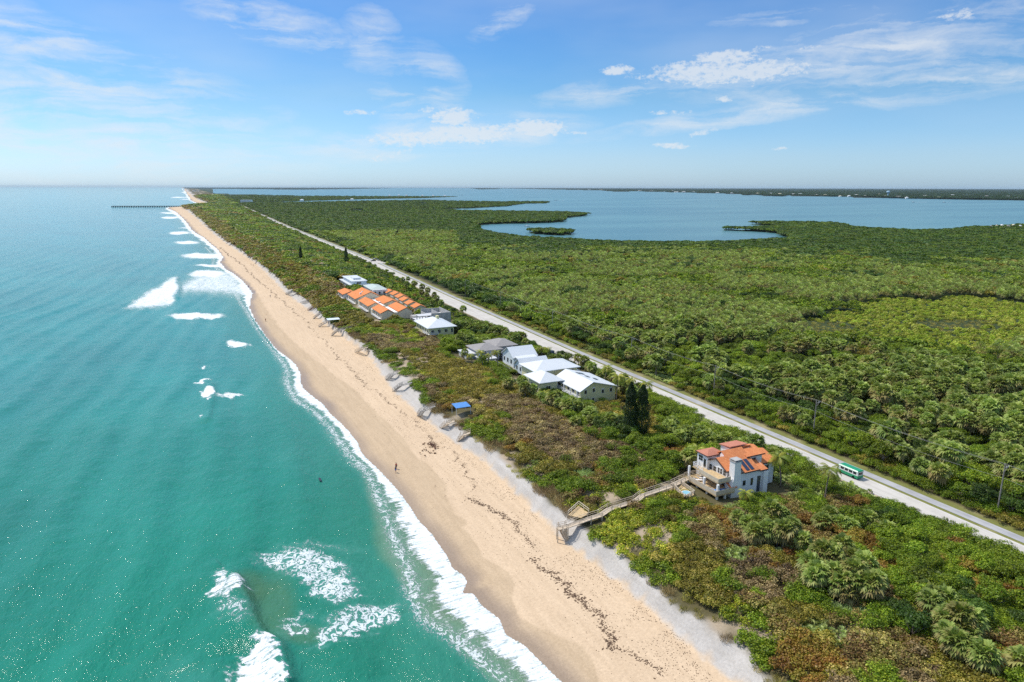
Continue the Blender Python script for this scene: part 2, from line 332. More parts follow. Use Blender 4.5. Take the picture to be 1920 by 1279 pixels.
# ------------------------------------------------------------------ the lie of the land
def line(pts, z):
    p = np.array([at(x, y, z) for x, y in pts]); p = p[np.argsort(p[:, 1])]
    return lambda y: np.interp(y, p[:, 1], p[:, 0])
WL = line([(1140, 1372), (1055, 1279), (1010, 1235), (982, 1207), (950, 1190), (938, 1160), (905, 1135), (888, 1112), (870, 1110), (878, 1090), (866, 1075), (850, 1065), (838, 1040), (825, 1022),
           (810, 1000), (788, 978), (770, 950), (752, 925), (735, 905), (716, 885), (698, 868), (680, 850), (672, 830), (655, 808), (640, 792), (620, 775), (608, 758), (590, 745), (570, 728), (565, 716),
           (566, 702), (555, 682), (538, 668), (520, 655), (508, 640), (500, 630), (488, 612), (480, 600), (470, 578), (470, 566), (475, 550), (466, 538), (455, 525), (438, 512), (425, 505), (414, 492), (420, 483), (410, 468), (400, 460), (384, 446),
           (370, 438), (360, 430), (352, 418), (345, 410), (330, 397), (316, 391), (318, 388.4), (340, 387.6), (400, 383.6), (372, 381.5), (359, 376), (352, 366), (349, 361), (344, 355), (342, 353)], .25)
TOE = line([(1480, 1378), (1380, 1279), (1286, 1204), (1224, 1145), (1158, 1089), (1077, 1030), (1040, 1001), (995, 952), (929, 889), (903, 860), (865, 838), (825, 812), (790, 780), (745, 740), (715, 702),
            (690, 667), (650, 635), (620, 615), (590, 590), (560, 568), (535, 548), (505, 518), (480, 494), (455, 477), (417, 451), (394, 433), (366, 407), (350, 394), (342, 390), (345, 387.8), (403, 383.3), (378, 378), (362, 369), (354, 361.5), (348, 355.5), (344, 353)], 2.2)
EDGE = line([(1520, 1372), (1434, 1279), (1390, 1224), (1345, 1192), (1300, 1161), (1237, 1119), (1191, 1073), (1158, 1043), (1126, 1024), (1086, 991), (1063, 965), (1021, 939), (988, 909), (962, 889), (932, 863),
             (930, 852), (885, 825), (855, 797), (820, 777), (790, 752), (780, 732), (765, 715), (740, 697), (722, 685), (702, 665), (685, 650), (660, 633), (633, 612), (615, 600), (600, 583), (582, 568), (565, 555),
             (540, 538), (517, 518), (493, 496), (467, 478), (427, 451), (404, 433), (374, 405), (358, 393), (345, 388.6), (348, 387), (406, 382.6), (383, 376), (368, 368), (358, 360), (350, 354.8), (345, 352.8)], 4.5)
WET = line([(1220, 1372), (1126, 1279), (1090, 1214), (1027, 1184), (975, 1155), (962, 1120), (968, 1096), (955, 1075), (929, 1060), (905, 1045), (896, 1024), (880, 1005), (864, 991), (877, 981), (872, 972), (857, 965), (845, 948), (837, 932), (840, 918), (837, 909), (815, 885),
            (798, 870), (780, 862), (765, 840), (745, 815), (715, 785), (695, 765), (670, 740), (640, 715), (610, 690), (585, 670), (560, 650), (535, 625), (512, 598), (496, 575), (486, 555), (468, 530), (440, 508), (424, 486), (405, 462), (375, 438), (350, 412), (330, 396), (322, 390), (342, 387.7), (400, 383.5), (373, 381), (360, 375), (343, 353)], .9)
SEA = line([(1060, 1372), (955, 1279), (900, 1230), (850, 1190), (800, 1160), (785, 1130), (778, 1100), (765, 1060), (752, 1030), (735, 990), (722, 950), (705, 910), (688, 880), (655, 850), (636, 820), (618, 797), (590, 770), (560, 752), (548, 735), (540, 713),
            (542, 695), (530, 675), (512, 653), (500, 635), (480, 610), (467, 587), (450, 563), (440, 548), (440, 530), (420, 512), (400, 498), (402, 480), (385, 462), (365, 446), (350, 436), (340, 420), (328, 408), (312, 396), (305, 391), (312, 388.6), (336, 387.8), (392, 383.9), (364, 381.7), (352, 376), (346, 366), (343, 361), (340, 355), (339, 353)], .1)
oy = np.array([-200, 66, 234, 394, 629, 1286, 3877, 6945, 20000.]); ox = np.array([141, 141, 142.5, 146.5, 155.7, 158.4 + 4, 223, 268, 420.]) - 141
def OFF(y): return np.interp(y, oy, ox)
def HWW(y): return np.interp(y, [0, 190, 245, 400, 470], [5.9, 6.0, 9.6, 9.6, 6.])    # highway width: wider where it has a turning lane
# shore of the lagoon as an outline of the island (pixel x, pixel y, height of what is seen there)
LAGOON = [(393, 362.5, 0), (560, 366, 5), (700, 366.8, 5), (800, 367.4, 4), (861, 368.6, 0), (800, 371.5, 0), (690, 373.5, 0), (560, 377.5, 0), (469, 381, 0), (560, 378.3, 4), (690, 375, 6), (804, 373.6, 6), (840, 375, 6), (935, 376.5, 6),
          (936, 378.5, 2), (1000, 376, 6), (1031, 378, 2), (1025, 381.5, 0), (985, 382, 0), (950, 387, 0), (879, 391, 0), (817, 392.6, 0), (860, 393.6, 5), (950, 394, 6), (1059, 395.5, 6), (1085, 397.5, 5), (1102, 402, 1), (1095, 405, 0), (1060, 409, 0), (1056, 416.5, 0),
          (1020, 418, 0), (985, 419, 0), (930, 420, 0), (889, 423, 0), (892, 429, 0), (900, 434.5, 1), (932, 439, 4), (985, 442, 6), (1060, 446, 6), (1127, 450.5, 6), (1180, 451, 6), (1240, 452, 6), (1300, 453.5, 5), (1382, 455, 3), (1440, 455, 0), (1488, 453.5, 0),
          (1484, 448, 0), (1452, 437, 0), (1415, 434, 0), (1353, 432, 0), (1357, 426, 4), (1392, 427, 4), (1420, 428, 2), (1472, 427.5, 0), (1440, 424, 0), (1410, 420.5, 0), (1410, 416, 4), (1452, 413.5, 6), (1573, 416, 6), (1598, 423, 6), (1630, 425.5, 6), (1718, 430, 6),
          (1793, 429, 5), (1814, 425, 5), (1849, 425, 4), (1920, 421, 4), (2100, 417, 4), (2500, 420, 4), (3200, 440, 4)]
isl = [(-4000., 60000.)] + [(150., 60000.)] + [at(x, y, z) for x, y, z in LAGOON] + [(2500., -400.), (-4000., -400.)]
ISLET = [at(x, y, z) for x, y, z in [(991, 433, 2), (1000, 430, 4), (1030, 429, 4), (1060, 431, 4), (1073, 436, 1), (1070, 440.5, 0), (1040, 441.5, 0), (1000, 438.5, 0)]]
MAIN = [at(x, y, 0) for x, y in [(345, 353.6), (450, 354.5), (560, 355.6), (640, 354.6), (725, 353.2), (735, 352.7), (650, 352.6), (735, 352.3), (820, 352.5), (880, 353), (897, 355), (928, 355), (940, 353.3), (1000, 354.5), (1127, 357.2), (1150, 359.3), (1178, 359.3), (1182, 358.5), (1240, 360),
         (1300, 361.5), (1390, 364), (1396, 366.5), (1404, 366.5), (1408, 365), (1440, 367.5), (1468, 368.6), (1474, 366.8), (1594, 369.6), (1700, 372.6), (1820, 374.6), (1920, 376), (2100, 379), (2500, 388), (3400, 400)]] + [(60000., 4000.), (60000., 110000.), (500., 110000.)]
def inpoly(x, y, poly):
    x = np.asarray(x); y = np.asarray(y); c = np.zeros(x.shape, bool); P = poly; n = len(P)
    for i in range(n):
        x0, y0 = P[i]; x1, y1 = P[i - 1]
        if y0 == y1: continue
        c ^= ((y0 > y) != (y1 > y)) & (x < (x1 - x0) * (y - y0) / (y1 - y0) + x0)
    return c
# tiny ponds left open in the mangroves
PONDS = [[at(x, y, 0) for x, y in q] for q in ([(645, 397.5), (662, 393.8), (690, 393.8), (682, 397.5)], [(740, 395.5), (746, 393.5), (749, 396)], [(772, 381.5), (800, 380.6), (802, 383), (780, 383)], [(786, 391), (800, 390.6), (799, 392.6), (787, 392.6)], [(640, 401), (650, 400.5), (650, 402.5), (641, 402.5)])]
def vnoise(x, y, s, seed=0):      # smooth value noise
    x = x / s + seed * 17.3; y = y / s + seed * 31.7; xi = np.floor(x).astype(np.int64); yi = np.floor(y).astype(np.int64)
    fx = x - xi; fy = y - yi; fx = fx * fx * (3 - 2 * fx); fy = fy * fy * (3 - 2 * fy)
    def h(a, b): q = (a * 374761393 + b * 668265263 + seed * 974711) & 0xffffffff; q = ((q ^ (q >> 13)) * 1274126177) & 0xffffffff; return ((q ^ (q >> 16)) & 0xffff) / 65535.
    return (h(xi, yi) * (1 - fx) + h(xi + 1, yi) * fx) * (1 - fy) + (h(xi, yi + 1) * (1 - fx) + h(xi + 1, yi + 1) * fx) * fy
def fbm(x, y, s, seed=0, o=3): return sum(vnoise(x, y, s / 2 ** k, seed + k) * .5 ** k for k in range(o)) / sum(.5 ** k for k in range(o))
def sm(a, b, x): t = np.clip((x - a) / (b - a), 0, 1); return t * t * (3 - 2 * t)
def land(x, y):
    m = inpoly(x, y, isl)
    for p in PONDS: m &= ~inpoly(x, y, p)
    return m | inpoly(x, y, ISLET), inpoly(x, y, MAIN)
def height(x, y, full=True):
    x = np.asarray(x, float); y = np.asarray(y, float); W_, T, E_ = WL(y), TOE(y), EDGE(y); xr = x - OFF(y)
    T = np.maximum(T, W_ + .5); E_ = np.maximum(E_, T + .5)
    scal = (fbm(x, y, 5., 3) - .5)
    z = np.where(x < W_, np.maximum(.25 - .11 * (W_ - x), -5), .25 + 1.95 * np.clip((x - W_) / (T - W_), 0, 1) ** .85)
    tt = np.clip((x - T) / (E_ - T), 0, 1); z = np.where(x > T, 2.2 + 2.3 * (tt ** 1.2) + scal * 1.1 * np.sin(np.pi * tt), z)
    z = np.where(x > E_, 4.5 + 1.0 * sm(0, 10, x - E_) + (fbm(x, y, 14, 5) - .5) * 1.2 * sm(0, 6, x - E_), z)
    k = sm(0, 1, (xr - (E_ + 20)) / np.maximum(126 - (E_ + 20), 5)); z = np.where((x > E_), z * (1 - k) + 2.5 * k, z)
    z = np.where(xr > 147.5, 2.5 - 1.6 * sm(147.5, 175, xr), z); z = np.where((xr > 129) & (xr <= 147.5), 2.5, z)
    if full:
        a, b = land(x, y); z = np.where((xr > 175) & ~a, np.where(b, 3., -2.), z); z = np.where(b, 3.0, z)
    return z
def polar(azs, rs):
    A, Rr = np.meshgrid(azs, rs); x = Rr * np.sin(A); y = Rr * np.cos(A); n = len(azs); k = np.arange((len(rs) - 1) * (n - 1)); i, j = k // (n - 1), k % (n - 1)
    a = i * n + j; return x.ravel(), y.ravel(), np.stack([a, a + n, a + n + 1, a + 1], 1)[:, ::-1]
azs = np.radians(np.concatenate([np.arange(-120, -24, 3.), np.arange(-24, 75, .17), np.arange(75, 150, 3.)]))
# ---- ground
rs = np.concatenate([[1, 20], np.exp(np.arange(math.log(35), math.log(700), .0065)), np.exp(np.arange(math.log(700), math.log(5200), .011)), np.exp(np.arange(math.log(5200), math.log(60000), .12)), [60000]])
gx, gy, gf = polar(azs, rs); gz = height(gx, gy)
W_, T_, E_ = WL(gy), TOE(gy), EDGE(gy); xr = gx - OFF(gy); isl_m, main_m = land(gx, gy)
wetx = np.maximum(WET(gy) + (fbm(gx, gy, 7., 40, 2) - .5) * 1.6, W_ + .4)
col = np.zeros((len(gx), 3)); dry = np.array([.66, .50, .335]); wet = np.array([.55, .415, .27]); soak = np.array([.30, .225, .165]); grey = np.array([.52, .49, .45])
n1 = fbm(gx, gy, 30, 11)[:, None]; n2 = fbm(gx, gy, 2.2, 12)[:, None]
wt_m = (1 - sm(-.25, .25, gx - wetx))[:, None]; sk = (1 - sm(.5, 4.5, gx - W_ - 2.5 * (n1[:, 0] - .5)))[:, None] * np.clip(.55 + n1 * .6, 0, 1)
col[:] = dry * (.95 + .10 * n1); wcol = wet * (.95 + .1 * n2) * (1 - sk) + soak * sk; col = col * (1 - wt_m) + wcol * wt_m
g_m = sm(-.6, .7, gx - T_ - .1 + (n2[:, 0] - .5) * 2.5)[:, None]; col = col * (1 - g_m) + (grey * (.86 + .22 * n2)) * g_m
v_m = sm(-.3, 2.2, gx - E_ + (fbm(gx, gy, 4, 21) - .5) * 3.5)[:, None]; soil = np.array([.115, .10, .045]); sandy = np.array([.42, .34, .24])
open_ = sm(.60, .74, fbm(gx, gy, 9, 22))[:, None] * (xr < 100)[:, None]
col = col * (1 - v_m) + (soil * (1 - open_) + sandy * open_) * v_m
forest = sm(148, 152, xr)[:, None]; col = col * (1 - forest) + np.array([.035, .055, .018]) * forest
verge = (sm(130.5, 131.5, xr) * (1 - sm(146.4, 147.4, xr + (fbm(gx, gy, 5, 23) - .5) * 1.2)) * (gy > -300))[:, None]
vg = np.array([.19, .20, .055]); vs = np.array([.46, .38, .24]); vn = sm(.5, .75, fbm(gx, gy, 6, 24))[:, None]
col = col * (1 - verge) + (vg * (1 - vn) + (vg * .45 + vs * .55) * vn) * verge
col[main_m] = np.array([.022, .036, .024]) * (.7 + .6 * fbm(gx[main_m], gy[main_m] / 4, 300, 25)[:, None])
gm = np_mesh('ground', np.stack([gx, gy, gz], 1), gf, True); cattr(gm, 'col', col); fattr(gm, 'sand', np.clip(1 - v_m[:, 0], 0, 1) * (xr < 120)); fattr(gm, 'wetness', wt_m[:, 0] * sk[:, 0])
m, t, o = newmat('ground_surface'); pos = t.node('ShaderNodeNewGeometry').outputs['Position']; ca = t.attr('col', 'Color')
fn = t.noise(pos, 2.2, 6, .7); c = t.mix(1., ca, t.cramp(fn, [(.3, (.84, .83, .82)), (.7, (1.10, 1.1, 1.1))]), 'MULTIPLY')
ln = t.noise(t.mapv(pos, (.9, .08, 1), (0, 0, R(3))), 1., 5, .6); c = t.mix(t.math('MULTIPLY', t.attr('sand'), .5), c, t.mix(1., c, t.cramp(ln, [(.35, (.86, .84, .80)), (.65, (1.06, 1.06, 1.05))]), 'MULTIPLY'))
foot = t.math('MULTIPLY', t.ramp(t.vor(pos, 1.6), .0, .35), t.attr('sand'))
pbr(t, o, c, t.math('SUBTRACT', .95, t.math('MULTIPLY', t.attr('wetness'), .55)), t.bump(t.math('ADD', t.math('MULTIPLY', fn, .6), t.math('MULTIPLY', foot, .5)), .45, .12), .25)
gm.materials.append(m); g = bpy.data.objects.new('ground', gm); link(g); tag(g, kind='structure')

# ---- water surfaces
def rotated(px, py, cx, cy, rx, ry, a=0):
    dx, dy = px - cx, py - cy; c, s_ = math.cos(a), math.sin(a); u = (dx * c + dy * s_) / rx; v = (dy * c - dx * s_) / ry
    return np.clip(1.25 - np.sqrt(u * u + v * v), 0, 1) / .5
def polysoft(px, py, poly, soft):
    d = np.full(px.shape, 1e9); n = len(poly)
    for i in range(n):
        x0, y0 = poly[i]; x1, y1 = poly[i - 1]; L = (x1 - x0) ** 2 + (y1 - y0) ** 2; tt = np.clip(((px - x0) * (x1 - x0) + (py - y0) * (y1 - y0)) / L, 0, 1)
        d = np.minimum(d, np.hypot(px - x0 - tt * (x1 - x0), py - y0 - tt * (y1 - y0)))
    d = np.where(inpoly(px, py, poly), d, -d); return np.clip(.5 + d / soft, 0, 1)
def polydist(x, y, P):            # signed-less distance and side to a polyline in metres
    d = np.full(x.shape, 1e9); sgn = np.zeros(x.shape)
    for (x0, y0), (x1, y1) in zip(P, P[1:]):
        L = (x1 - x0) ** 2 + (y1 - y0) ** 2; tt = np.clip(((x - x0) * (x1 - x0) + (y - y0) * (y1 - y0)) / L, 0, 1)
        q = np.hypot(x - x0 - tt * (x1 - x0), y - y0 - tt * (y1 - y0)); s_ = np.sign((x1 - x0) * (y - y0) - (y1 - y0) * (x - x0))
        u = q < d; d = np.where(u, q, d); sgn = np.where(u, s_, sgn)
    return d, sgn
azw = np.radians(np.concatenate([np.arange(-120, -20, 3.), np.arange(-20, 40, .13), np.arange(40, 70, 3.)]))
rw = np.concatenate([[1, 20, 40], np.exp(np.arange(math.log(60), math.log(700), .0045)), np.exp(np.arange(math.log(700), math.log(5000), .012)), np.exp(np.arange(math.log(5000), math.log(60000), .15)), [60000]])
x, y, f = polar(azw, rw); W_ = WL(y); dsh = W_ - x; px, py = pix(x, y, np.zeros_like(x)); inf_ = (y > 30) & (py > 340)
sea_e = SEA(y); bw = np.maximum(W_ - sea_e, .3)
z = .25 * np.exp(-np.maximum(dsh, 0) / 3.) ; z = np.where(dsh < 0, height(x, y, False) - .25 + .0 * z, z)
off_ = sm(2, 25, dsh) * np.clip(1 - y / 1500., 0, 1)
ph = (dsh + .10 * y) / 17. * 2 * np.pi + 2.2 * fbm(x, y, 60, 51)
z += off_ * (.30 * np.sin(ph) + .20 * np.sin(ph * 1.7 + y * .05) + .35 * (fbm(x, y, 9, 52) - .5) + .22 * (fbm(x, y, 3.2, 53, 2) - .5))
CREST = [([(422, 1068), (448, 1100), (462, 1128), (472, 1160), (485, 1188), (520, 1212), (541, 1279)], 1.5), ([(395, 715), (401, 738), (392, 765), (386, 795)], .9), ([(331, 520), (336, 535), (334, 560)], 1.1)]
for pts, h in CREST:
    P = [at(a, b, .3) for a, b in pts]; d, s_ = polydist(x, y, P); endf = np.ones_like(x)
    for e_ in (P[0], P[-1]): endf *= np.clip(np.hypot(x - e_[0], y - e_[1]) / 5., 0.15, 1) if h < 1.4 or e_ is P[0] else 1
    wd = np.where(s_ > 0, 1.3, 3.6) if (P[1][1] > P[0][1]) else np.where(s_ > 0, 1.3, 3.6)
    z += h * np.exp(-(d / wd) ** 2) * endf
# foam cover
foam = np.zeros_like(x); lace = np.zeros_like(x)
inside = np.clip((x - sea_e + (fbm(x, y, 3, 61) - .5) * bw * .9) / (bw * .55), 0, 1) * (dsh > -1.0) * (y > 0)
core = np.clip(1.15 - np.abs((W_ - x) / bw - .30) * 1.15, 0, 1); foam = np.maximum(foam, inside * (.30 + .80 * core))
foam = np.maximum(foam, (np.abs(dsh - .15) < .55) * .8 * (y > 0))
sol = np.zeros_like(x)
wa = np.clip(2600 / np.maximum(np.hypot(x, y), 60), 1.5, 20); px0, py0 = px, py; px = px + (fbm(px0, py0 * 2.5, 16, 201) - .5) * wa * 2.6 + (fbm(px0, py0 * 2, 5, 203) - .5) * wa; py = py + (fbm(px0, py0 * 2, 13, 202) - .5) * wa * 1.1
def S(v): global sol; sol = np.maximum(sol, np.where(inf_, v, 0))
lace = np.maximum(lace, .85 * np.clip(1 - np.abs(sea_e - x - .5) / (2.0 + 3.5 * fbm(x, y, 8, 301)), 0, 1) * (y > 30) * (y < 900) * (dsh > 1.5))
def L_(v): global lace; lace = np.maximum(lace, np.where(inf_, v, 0))
S(polysoft(px, py, [(234, 579), (262, 556), (290, 540), (318, 521), (331, 521), (336, 540), (327, 572), (300, 577), (268, 579)], 14))
S(polysoft(px, py, [(333, 530), (372, 512), (410, 505), (440, 508), (472, 548), (480, 560), (455, 560), (430, 556), (380, 552), (340, 553)], 26) * .82)
S(rotated(px, py, 368, 593, 58, 6) * .85); S(rotated(px, py, 446, 645, 23, 6) * .9); S(rotated(px, py, 390, 737, 14, 10) * 1.1); S(rotated(px, py, 432, 742, 30, 4, -.12) * .6); S(rotated(px, py, 378, 714, 14, 3, -.2) * .8); S(rotated(px, py, 381, 688, 6, 2.5, -.3) * .8); S(rotated(px, py, 380, 782, 6, 3, -.5) * .8); S(rotated(px, py, 391, 752, 3, 6, 0) * .7)
for a in ((319, 399.5, 22, 1.6), (320, 408.5, 20, 2.4), (336, 437, 22, 3.8), (350, 455, 26, 4), (380, 480, 46, 6), (400, 498, 40, 3), (392, 514, 42, 8), (346, 428, 16, 1.2), (335, 370.6, 24, .7), (350, 373.8, 16, .9), (345, 361, 8, 1.2)): S(rotated(px, py, *a) * (.8 if a[3] > 1.3 else .62))
S(polysoft(px, py, [(424, 1066), (434, 1085), (462, 1108), (461, 1124), (440, 1120), (425, 1134), (392, 1122), (405, 1105), (402, 1085)], 12) * .80)
S(polysoft(px, py, [(484, 1188), (498, 1196), (520, 1210), (528, 1235), (540, 1262), (542, 1320), (420, 1320), (440, 1265), (425, 1262), (450, 1242), (475, 1215)], 14) * .98)
L_(rotated(px, py, 565, 1052, 80, 22, .1) * .95); L_(rotated(px, py, 600, 1080, 75, 24, .25) * .8); L_(rotated(px, py, 625, 1108, 48, 22, .1) * .95); L_(rotated(px, py, 670, 1165, 70, 28, -.35) * .95); L_(rotated(px, py, 620, 1195, 45, 14, -.5) * .75); L_(rotated(px, py, 555, 1165, 36, 14, -.5) * .5); L_(rotated(px, py, 560, 1180, 26, 10, -.6) * .5)
L_(rotated(px, py, 600, 1025, 90, 10, .05) * .3); L_(rotated(px, py, 730, 1150, 36, 16, -.3) * .6); L_(rotated(px, py, 560, 690, 26, 12, .6) * .3); L_(rotated(px, py, 440, 1150, 40, 26, .2) * .4)
px, py = px0, py0
z += .12 * np.clip(sol, 0, 1) * (fbm(x, y, 1.2, 54, 2))
z = np.where(dsh < -.3, z - .2, z)
# body colour: green shallows, teal further out, blue far away, sand in suspension by the shore
c0 = np.array([.010, .195, .125]); c1 = np.array([.024, .245, .215]); c2 = np.array([.022, .240, .245]); sandc = np.array([.30, .27, .13]); oliv = np.array([.07, .17, .08])
rr = np.hypot(x, y); dd = np.maximum(sea_e - x, 0)
k1 = sm(100, 330, rr + (fbm(x, y, 60, 71) - .5) * 90)[:, None]; k2 = sm(380, 1500, rr)[:, None]; wc = c0 * (1 - k1) + c1 * k1; wc = wc * (1 - k2) + c2 * k2
wc = wc * (.80 + .42 * fbm(x, y * .6, 26, 72)[:, None]); pq = (sm(.50, .78, fbm(x + 14 * fbm(x, y, 30, 75), y * .45, 19, 74, 4)) * .34 * np.clip(1.2 - dd / 130, .15, 1))[:, None]; wc = wc * (1 - pq) + np.array([.07, .30, .25]) * pq
nb = fbm(x, y, 12, 73); sp = np.interp(y, [0, 60, 78, 100, 118, 135, 160, 230, 400], [5, 5, 3.4, 1.2, 6.5, 5., 2., 1.4, 3])
sd_ = (1 - sm(.25, 1.0, dd / (sp * (.55 + .9 * nb))))[:, None] * np.interp(y, [0, 110, 200, 400], [.85, .7, .3, .3])[:, None]
wc = wc * (1 - sd_) + sandc * sd_
gl = (1 - sm(2, 26, dd))[:, None] * .45; wc = wc * (1 - gl) + np.array([.035, .215, .14]) * gl
for a in ((510, 1135, 46, 66, 0), (470, 1100, 30, 30, 0), (570, 1190, 40, 20, 0)):
    q = np.clip(rotated(px, py, *a) * .5, 0, .62)[:, None] * inf_[:, None]; wc = wc * (1 - q) + oliv * q
bubbly = np.maximum(np.clip(sol, 0, 1), np.clip(lace * 1.0, 0, 1))[:, None] * .35; wc = wc * (1 - bubbly) + np.array([.16, .40, .34]) * bubbly
fine = np.clip(1 - y / 900, 0, 1); ok = (x[f] < (WL(y[f]) + 3)).any(1) | (y[f] < 0).all(1)
f = f[ok]
om = np_mesh('ocean', np.stack([x, y, z], 1), f, True); cattr(om, 'col', wc); fattr(om, 'foam', np.clip(np.maximum(foam, sol), 0, 1.3)); fattr(om, 'lace', np.clip(lace, 0, 1))
def waterat(name, sea):
    m, t, o = newmat(name); pos = t.node('ShaderNodeNewGeometry').outputs['Position']
    w1 = t.noise(t.mapv(pos, (.55, .28, .4), (0, 0, R(-14))), 1., 6, .62, .3); w2 = t.noise(t.mapv(pos, (1.9, 1.1, 1), (0, 0, R(24))), 1., 4, .6)
    dist = t.node('ShaderNodeCameraData') if False else None
    h = t.math('ADD', t.math('MULTIPLY', w1, 1.0), t.math('MULTIPLY', w2, .42))
    if sea:
        st = t.noise(t.mapv(pos, (.34, 1.7, 1), (0, 0, R(-12))), 1.1, 7, .66, .7); la = t.noise(t.mapv(pos, (.8, .55, 1), (0, 0, R(20))), .95, 5, .58, 1.1)
        ridge = t.math('SUBTRACT', 1., t.math('MULTIPLY', t.math('ABSOLUTE', t.math('SUBTRACT', la, .5)), 7.5), clamp=True)
        vv = t.vor(t.mapv(t.node('ShaderNodeVectorMath').outputs[0] if False else pos, (1., .7, 1)), .9, 'DISTANCE_TO_EDGE')
        fo = t.attr('foam'); f1 = t.ramp(t.math('ADD', fo, t.math('ADD', t.math('MULTIPLY', t.math('SUBTRACT', st, .5), 1.9), t.math('MULTIPLY', t.math('SUBTRACT', ridge, .3), .28))), .46, 1.02)
        f1 = t.math('MULTIPLY', f1, t.ramp(fo, .02, .2))
        fine_ = t.noise(pos, 3.2, 4, .6); l1 = t.ramp(t.math('ADD', t.math('MULTIPLY', ridge, .75), t.math('ADD', t.math('MULTIPLY', t.attr('lace'), .75), t.math('MULTIPLY', t.math('SUBTRACT', fine_, .5), .8))), .92, 1.25)
        l1 = t.math('MULTIPLY', l1, t.ramp(t.attr('lace'), .05, .4)); fm = t.math('MAXIMUM', f1, t.math('MULTIPLY', l1, .85))
        # water colour darkens along the broad wave noise
        ca = t.attr('col', 'Color'); c = t.mix(t.ramp(w1, .3, .75, 0, .30), ca, t.mix(1., ca, (.55, .72, .75), 'MULTIPLY'))
        c = t.mix(fm, c, t.mix(t.ramp(st, .3, .6), (.50, .60, .60), (.86, .88, .88))); rough = t.math('ADD', .105, t.math('MULTIPLY', fm, .7))  # greyer streaks put shading into the foam colour
        nrm = t.bump(t.math('ADD', h, t.math('MULTIPLY', fm, .35)), .75, .5)
    else:
        n = t.noise(t.mapv(pos, (.0012, .004, 1)), 1., 4, .6); c = t.mix(t.ramp(n, .35, .65), (.075, .190, .215), (.11, .25, .26)); rough = .28; nrm = t.bump(h, .5, .35)
    b = pbr(t, o, c, rough, nrm, .28); b.inputs['IOR'].default_value = 1.33
    return m
om.materials.append(waterat('sea_water', True)); oo = bpy.data.objects.new('ocean', om); link(oo); tag(oo, kind='structure')
# lagoon: one level sheet inland of the road, under the island's ground except where that dips below it
lx, ly, lf = polar(np.radians(np.concatenate([np.arange(2.2, 8, .1), np.arange(8, 75, 1.), np.arange(75, 100, 5.)])), np.concatenate([np.exp(np.arange(math.log(380), math.log(60000), .03)), [60000]]))
ok = ((lx - OFF(ly))[lf] > 172).all(1); lm = np_mesh('lagoon', np.stack([lx, ly, np.zeros_like(lx)], 1), lf[ok]); lm.materials.append(waterat('lagoon_water', False))
lo = bpy.data.objects.new('lagoon', lm); link(lo); tag(lo, kind='structure')

# ---- road, path and markings: sheets above the levelled ground
ys = np.concatenate([np.arange(-60, 700, 6.), np.exp(np.arange(math.log(700), math.log(9000), .03))])
def strip(name, xa, xb, z, m, y0=-1e9, y1=1e9, wob=0.):
    q = ys[(ys >= y0) & (ys <= y1)]; a = OFF(q) + (xa(q) if callable(xa) else xa); b = OFF(q) + (xb(q) if callable(xb) else xb)
    if wob: a = a + (fbm(a, q, 8, 81) - .5) * wob; b = b + (fbm(b + 50, q, 7, 82) - .5) * wob
    V_ = np.concatenate([np.stack([a, q, 0 * q + z], 1), np.stack([b, q, 0 * q + z], 1)]); n = len(q); k = np.arange(n - 1)
    me = np_mesh(name, V_, np.stack([k, k + n, k + n + 1, k + 1], 1)); me.materials.append(m); ob = bpy.data.objects.new(name, me); link(ob); return tag(ob, kind='structure')
def paving(name, c, c2):
    m, t, o = newmat(name); pos = t.node('ShaderNodeNewGeometry').outputs['Position']
    n = t.noise(pos, .25, 6, .7); n2 = t.noise(t.mapv(pos, (1.4, .05, 1)), 1., 4, .6)
    pbr(t, o, t.mix(t.ramp(t.math('ADD', t.math('MULTIPLY', n, .5), t.math('MULTIPLY', n2, .5)), .38, .62), c, c2), .9, t.bump(t.noise(pos, 9, 3), .3, .02), .25); return m
PV = paving('pale_sunbleached_asphalt', (.49, .46, .41), (.60, .57, .51)); PP = paving('grey_path_asphalt', (.33, .33, .34), (.45, .45, .45)); SH = paving('sandy_shoulder', (.44, .37, .26), (.58, .50, .38))
strip('road_shoulder', lambda q: 140.9 - HWW(q) - .6, 141.05, 2.52, SH, wob=.7)
strip('road', lambda q: 140.9 - HWW(q), 140.9, 2.55, PV); strip('bicycle_path', 142.0, 144.5, 2.54, PP)
PW = simple('white_road_paint', (.75, .75, .73), .7, .1); PY = simple('yellow_road_paint', (.65, .48, .10), .7, .1)
strip('road_edge_marking', 140.45, 140.58, 2.56, PW, 0, 1500); strip('road_edge_marking', lambda q: 141.2 - HWW(q), lambda q: 141.33 - HWW(q), 2.56, PW, 0, 1500)
